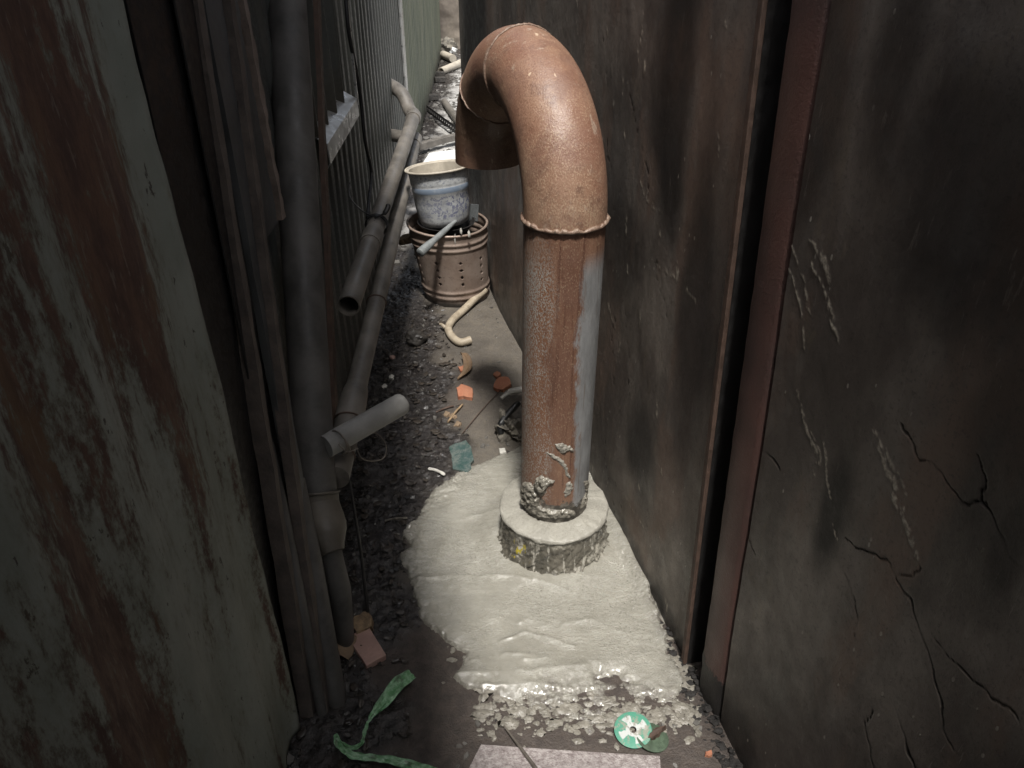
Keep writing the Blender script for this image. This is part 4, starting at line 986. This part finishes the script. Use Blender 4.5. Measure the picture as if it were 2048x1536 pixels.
for i, p in enumerate(cs):
    T = (cs[min(i+1, len(cs)-1)]-cs[max(i-1, 0)]).normalized(); s_ = T.cross(Vector((0, 0, 1))).normalized(); u_ = s_.cross(T)
    d = s_*math.cos(tw[i])+u_*math.sin(tw[i]); nrm = T.cross(d)
    for k in range(NW):
        e = (k/(NW-1)-.5)*2; v.append(p+d*ws[i]*.88*e+nrm*(.0022*math.sin(e*7+i*.35)+.0012*math.sin(i*1.1+e*3)))
mb.add(v, [(i*NW+k, i*NW+k+1, (i+1)*NW+k+1, (i+1)*NW+k) for i in range(len(cs)-1) for k in range(NW-1)])
tag(mb.build('strapping_tape', M['ribbon'], None, loc=ctr[9], solid=.0006), 'twisted green plastic strapping ribbon on the mud', 'ribbon')
# worn grinding discs
def disc(px, py, r, mat, tilt, label, up):
    c = GP(px, py, up); R = Matrix.Rotation(tilt[0], 3, 'X') @ Matrix.Rotation(tilt[1], 3, 'Y')
    mb = MB().lathe([(.0075, -.0012), (r*.45, -.0012), (r-.0015, -.0012), (r, -.0004), (r-.0004, .0010), (r-.0015, .0014), (r*.5, .0014), (.0100, .0016), (.0075, .0014), (.0075, -.0012)], (0, 0, 0), 64, R)
    mb.v = [p+c for p in mb.v]
    return tag(mb.build('grinding_disc', M[mat], None, loc=c, angle=30), label, 'grinding disc', 'worn grinding discs')
disc(1265, 1466, .0405, 'disc', (.10, -.08), 'green and white printed grinding disc lying on top of the other', .012)
disc(1304, 1478, .0355, 'discback', (-.05, .12), 'plain dark green grinding disc half under the printed one', .006)
chip('rust_flake', [(1296, 1470), (1310, 1456), (1331, 1451), (1322, 1462), (1302, 1476)], .017, 'rustbar', 'pointed brown flake lying on the dark green disc', 'flake', tilt=.1)
p = GP(1008, 1458, .01); q = GP(1072, 1550, .022)
tag(MB().tube([p, p.lerp(q, .5)+Vector((0, 0, .001)), q], [.0018, .0032, .0038], 10).build('thin_stick', M['wire'], None, loc=p), 'thin grey pointed stick lying across the stone slab', 'stick')

# loose chips: wet black grit along the left, grey crumbs at the far end
def flake(mb, x, y, z, r, seed):
    n = random.randint(4, 6); h = r*random.uniform(.25, .6)
    R = Matrix.Rotation(random.uniform(0, 6.3), 3, 'Z') @ Matrix.Rotation(random.uniform(-.6, .6), 3, 'X')
    o = []
    for k in range(n):
        a = 2*PI*(k+random.uniform(-.3, .3))/n; q = r*random.uniform(.6, 1.2); o.append((q*math.cos(a)*1.25, q*math.sin(a)*.9))
    top = [Vector((x, y, z))+R @ Vector((a*.85, b*.85, h)) for a, b in o]; bot = [Vector((x, y, z))+R @ Vector((a, b, -h*.4)) for a, b in o]
    f = [tuple(range(n)), tuple(range(2*n-1, n-1, -1))]+[(i, i+n, (i+1) % n+n, (i+1) % n) for i in range(n)]
    mb.add(top+bot, f)
mb = MB(); cnt = 0
while cnt < 1500:
    y = .85+2.9*random.random()**1.15; x = random.uniform(LA+LB*y, 0.0)
    m = float(mudmask(np.array([[x]]), np.array([[y]]))[0, 0])
    if random.random() > m*.9+.012: continue
    flake(mb, x, y, gz(x, y), abs(random.gauss(.0026, .0028))+.0014, cnt); cnt += 1
tag(mb.build('wet_grit', M['gravel'], None, loc=(-.35, 2, 0), smooth=False), 'wet black grit and chips covering the floor along the left wall', 'grit', kind='stuff')
mb = MB()
for k in range(260):
    y = random.uniform(.85, 3.0); x = random.uniform(LA+LB*y+.03, float(np.interp(y, [.85, 1.5, 2.4, 3], [-.2, -.3, -.15, -.3])))
    L_ = random.uniform(.012, .035); a_ = random.uniform(0, 6.3); w_ = L_*random.uniform(.15, .4); z_ = gz(x, y)+.004; k_ = len(mb.v)
    for i in range(5):
        e_ = i/4-.5; ww = w_*(1-(2*e_)**2*.85); cx_, cy_ = x+L_*e_*math.cos(a_), y+L_*e_*math.sin(a_); zz_ = z_+.010*e_*e_*random.uniform(-2, 3)
        mb.v += [Vector((cx_-ww*math.sin(a_), cy_+ww*math.cos(a_), zz_+.003)), Vector((cx_, cy_, zz_)), Vector((cx_+ww*math.sin(a_), cy_-ww*math.cos(a_), zz_+.003))]
    mb.f += [(k_+i*3+j, k_+i*3+j+1, k_+i*3+j+4, k_+i*3+j+3) for i in range(4) for j in (0, 1)]
tag(mb.build('leaf_litter', M['litter'], None, loc=(-.35, 1.6, 0), solid=.0008), 'sodden black leaf litter and shreds on the mud along the left wall', 'leaf litter', kind='stuff')
mb = MB()
for k in range(520):
    y = random.uniform(.86, 4.0); x = random.uniform(LA+LB*y+.05, min(.45, RA+RB*y-.02)); 
    if 1.05 < y < 2.0 and x > -.28: continue
    flake(mb, x, y, gz(x, y), abs(random.gauss(.003, .003))+.0012, k)
for k in range(1500):
    y = 3.5+7*random.random(); x = random.uniform(LA+LB*y, .1)
    flake(mb, x, y, gz(x, y), abs(random.gauss(.008, .009))+.003, k)
tag(mb.build('debris_crumbs', M['chips'], None, loc=(-.4, 5, 0), smooth=False), 'grey crumbs and chips strewn over the alley floor', 'debris', kind='stuff')

# ------------------------------------------------------------------ far end of the alley
def block(name, c, size, mat, label, cat, rotz=0.0, bevel=.004, kind=None, group=None):
    mb = MB().box(c, size, Matrix.Rotation(rotz, 3, 'Z')); return tag(mb.build(name, M[mat], None, loc=(c[0], c[1], c[2]-size[2]/2), smooth=False, bevel=bevel), label, cat, group, kind)
yy = np.linspace(-1.6, 2.0, 140); zz = np.linspace(-.05, 1.95, 90); XX, ZZ = np.meshgrid(yy, zz, indexing='ij')
P = np.stack([XX, 10.75-.03*fbm(XX*3, ZZ*3, 4, 3)-.01*fbm(XX*14, ZZ*14, 3, 6), ZZ], -1)
ew = thing('plaster_wall', 'stained brown plaster wall closing the far end of the alley', 'wall', (0, 10.8, 0))
grid('wall_face', P, M['endwall'], parent=ew)
MB().box((.2, 10.87, .95), (3.6, .18, 2.0)).build('wall_core', M['endwall'], ew, smooth=False)
fb = G(930, 334)
wb = MB(); 
wb.prism([Vector((-.62, 5.22, .045)), Vector((-.34, 5.27, .05)), Vector((-.33, 5.62, .045)), Vector((-.60, 5.50, .04))], .035)
tag(wb.build('foam_board', M['white'], None, loc=(-.45, 5.4, 0), smooth=False, bevel=.004), 'white foam board lying on the floor behind the pot', 'board')
p = Vector((-.74, 5.55, .055)); q = Vector((-.36, 5.98, .06))
tag(MB().box((p+q)/2, ((q-p).length, .05, .045), Matrix.Rotation(math.atan2(q.y-p.y, q.x-p.x), 3, 'Z')).build('metal_bar', M['pvc'], None, loc=p, smooth=False, bevel=.003), 'grey bar lying just behind the white foam board', 'bar')
# perforated angle rail
a0 = G(854, 234); a1 = G(925, 288); L = (a1-a0).length; ax = (a1-a0).normalized(); sd_ = Vector((-ax.y, ax.x, 0))
rl = MB(); nU, nV = int(L/.008), 10
for face in (0, 1):
    k0 = len(rl.v)
    for i in range(nU+1):
        for j in range(nV+1):
            off = (j/nV)*.06
            base_ = a0+ax*(i*.008)+Vector((0, 0, .045))
            rl.v.append(base_+(sd_*off if face == 0 else Vector((0, 0, -.0))+Vector((0, 0, .055*j/nV))))
    for i in range(nU):
        for j in range(nV):
            if (i % 7) in (1, 2, 3, 4) and j in (3, 4, 5, 6): continue
            rl.f.append((k0+i*(nV+1)+j, k0+(i+1)*(nV+1)+j, k0+(i+1)*(nV+1)+j+1, k0+i*(nV+1)+j+1))
tag(rl.build('slotted_rail', M['iron'], None, loc=a0, smooth=False, solid=.002), 'black slotted angle rail lying askew on the bright far floor', 'rail')
a0 = G(889, 204, .03); a1 = G(935, 268, .05)
tag(MB().tube([a0, a1], .032, 18, hollow=.004).build('loose_pipe', M['pvc'], None, loc=a0), 'grey pipe length beyond the slotted rail', 'pipe')
a0 = G(882, 143, .035); a1 = G(930, 122, .05)
tag(MB().tube([a0, a1], .04, 18, hollow=.005).build('loose_pipe', M['pvcfar'], None, loc=a0), 'pale pipe lying across the far end of the floor', 'pipe')
a0 = G(886, 109, .05); a1 = G(906, 117, .05)
tag(MB().tube([a0, a1], .045, 14).build('plaster_lump', M['pvcfar'], None, loc=a0), 'long cream lump at the foot of the far wall', 'lump')
rock('plaster_lump', 890, 118, .06, (1, .8, .6), 'pvcfar', 'small cream lump in front of the long one', 'lump', 21)
rock('stone', 893, 104, .14, (1, .8, .8), 'rubble', 'brown boulder at the foot of the far wall', 'stone', 25, amp=.3)
rock('plaster_lump', 906, 106, .05, (1, .7, .7), 'white', 'bright white scrap right of the brown boulder', 'lump', 28)
for k, (px, py, l) in enumerate([(879, 153, 'dark brick on the far floor, farthest of the three'), (880, 165, 'dark brick on the far floor, middle one of three'), (864, 201, 'dark brick on the far floor, nearest one, by the green wall')]):
    c = GP(px, py, .03); block('brick', c, (.11, .07, .05), 'darkrock', l, 'brick', .3*k, .004, group='dark bricks on the far floor')

# ------------------------------------------------------------------ unseen roof added over the left side to shade the near left
EV = 1.95
mb = MB(); n = 40
ea = [(-4.0, 1.7), (-.2, .80), (-.06, .78), (.0, .0), (.36, -.05), (.91, -.195), (1.83, -.31), (2.5, -.45)]
ysr = np.linspace(-4, 2.5, 80); xe = np.interp(ysr, [p[0] for p in ea], [p[1] for p in ea])
for y, x in zip(ysr, xe):
    zc_ = EV+.004*math.cos(2*PI*y/.16)
    mb.v += [Vector((-1.6, y, zc_+.35)), Vector((x, y, zc_)), Vector((x, y, zc_-.012)), Vector((-1.6, y, zc_+.338))]
for i in range(len(ysr)-1):
    for k in range(4): mb.f.append((i*4+k, i*4+(k+1) % 4, (i+1)*4+(k+1) % 4, (i+1)*4+k))
mb.f += [(0, 1, 2, 3), tuple(len(mb.v)-4+k for k in (3, 2, 1, 0))]
tag(mb.build('added_shade_roof', M['roof'], None, loc=(-.6, -1, EV), smooth=False), 'unseen corrugated overhang added to shade the left side of the alley', 'roof')
for (y0, y1, xx, hgt, lab) in ((-4, 5.04, -.62, 2.55, 'shed body behind the dark corrugated wall'), (5.06, 10.3, -.76, 2.2, 'shed body behind the green corrugated wall')):
    d = MB(); xa = lambda y: LA+LB*y-.03
    d.add([(xa(y0), y0, -.05), (xa(y1), y1, -.05), (-2.4, y1, -.05), (-2.4, y0, -.05), (xa(y0), y0, hgt-.25), (xa(y1), y1, hgt-.25), (-2.4, y1, hgt-.1), (-2.4, y0, hgt-.1)],
          [(0, 1, 2, 3), (4, 7, 6, 5), (0, 4, 5, 1), (1, 5, 6, 2), (2, 6, 7, 3), (3, 7, 4, 0)])
    tag(d.build('shed', M['stud'], None, loc=(-1.5, (y0+y1)/2, 0), smooth=False), lab, 'shed')

mb = MB(); v = []  # unseen eave added to keep sun off the right wall face
for y, ov in ((-.9, .12), (.2, .12), (.55, .085), (1.2, .05), (2.2, .03), (3.8, .03)):
    for nn, zz in ((-ov, 2.07), (.5, 2.22), (.5, 2.23), (-ov, 2.08)): v.append(Vector((RA+RB*y, y, zz))+n_*nn)
f = [(0, 1, 2, 3), (20, 23, 22, 21)]
for i in range(5):
    for k in range(4): f.append((i*4+k, i*4+(k+1) % 4, (i+1)*4+(k+1) % 4, (i+1)*4+k))
mb.add(v, f)
tag(mb.build('added_shade_eave', M['roof'], None, loc=(.6, 1, 2.07), smooth=False), 'unseen narrow sheet metal eave added to shade the right wall', 'roof')
# ------------------------------------------------------------------ light, sky, camera
EL, AZ = math.radians(67), math.radians(4.5)      # sun stands behind the camera, a little to the right
to_sun = Vector((math.sin(AZ)*math.cos(EL), -math.cos(AZ)*math.cos(EL), math.sin(EL)))
sl = bpy.data.lights.new('sun', 'SUN'); sl.energy = 2.8; sl.angle = math.radians(5.5); sl.color = (1, .965, .915)
so = bpy.data.objects.new('sun', sl); col.objects.link(so); so.rotation_euler = (-to_sun).to_track_quat('-Z', 'Y').to_euler(); so.location = (1, -3, 5)
w = bpy.data.worlds.new('World'); scn.world = w; w.use_nodes = True
nt = w.node_tree; bgd = nt.nodes['Background']; sky = nt.nodes.new('ShaderNodeTexSky'); sky.sky_type = 'NISHITA'; sky.sun_disc = False
sky.sun_elevation = EL; sky.sun_rotation = math.atan2(to_sun.x, to_sun.y); sky.dust_density = 3.0; sky.ozone_density = .6; sky.air_density = 1.0
hz = nt.nodes.new('ShaderNodeHueSaturation'); hz.inputs['Saturation'].default_value = .35; nt.links.new(sky.outputs[0], hz.inputs['Color']); nt.links.new(hz.outputs[0], bgd.inputs[0]); bgd.inputs[1].default_value = .105
cam = bpy.data.cameras.new('camera'); co = bpy.data.objects.new('camera', cam); col.objects.link(co)
co.location = (0, 0, CH); co.rotation_euler = (math.radians(58), 0, 0); cam.sensor_width = 36; cam.lens = FPX/2048*36; cam.clip_start = .02; cam.clip_end = 300
scn.camera = co
vs = scn.view_settings; vs.view_transform = 'Standard'; vs.look = 'None'; vs.exposure = 0.92; vs.gamma = 1; vs.use_curve_mapping = False
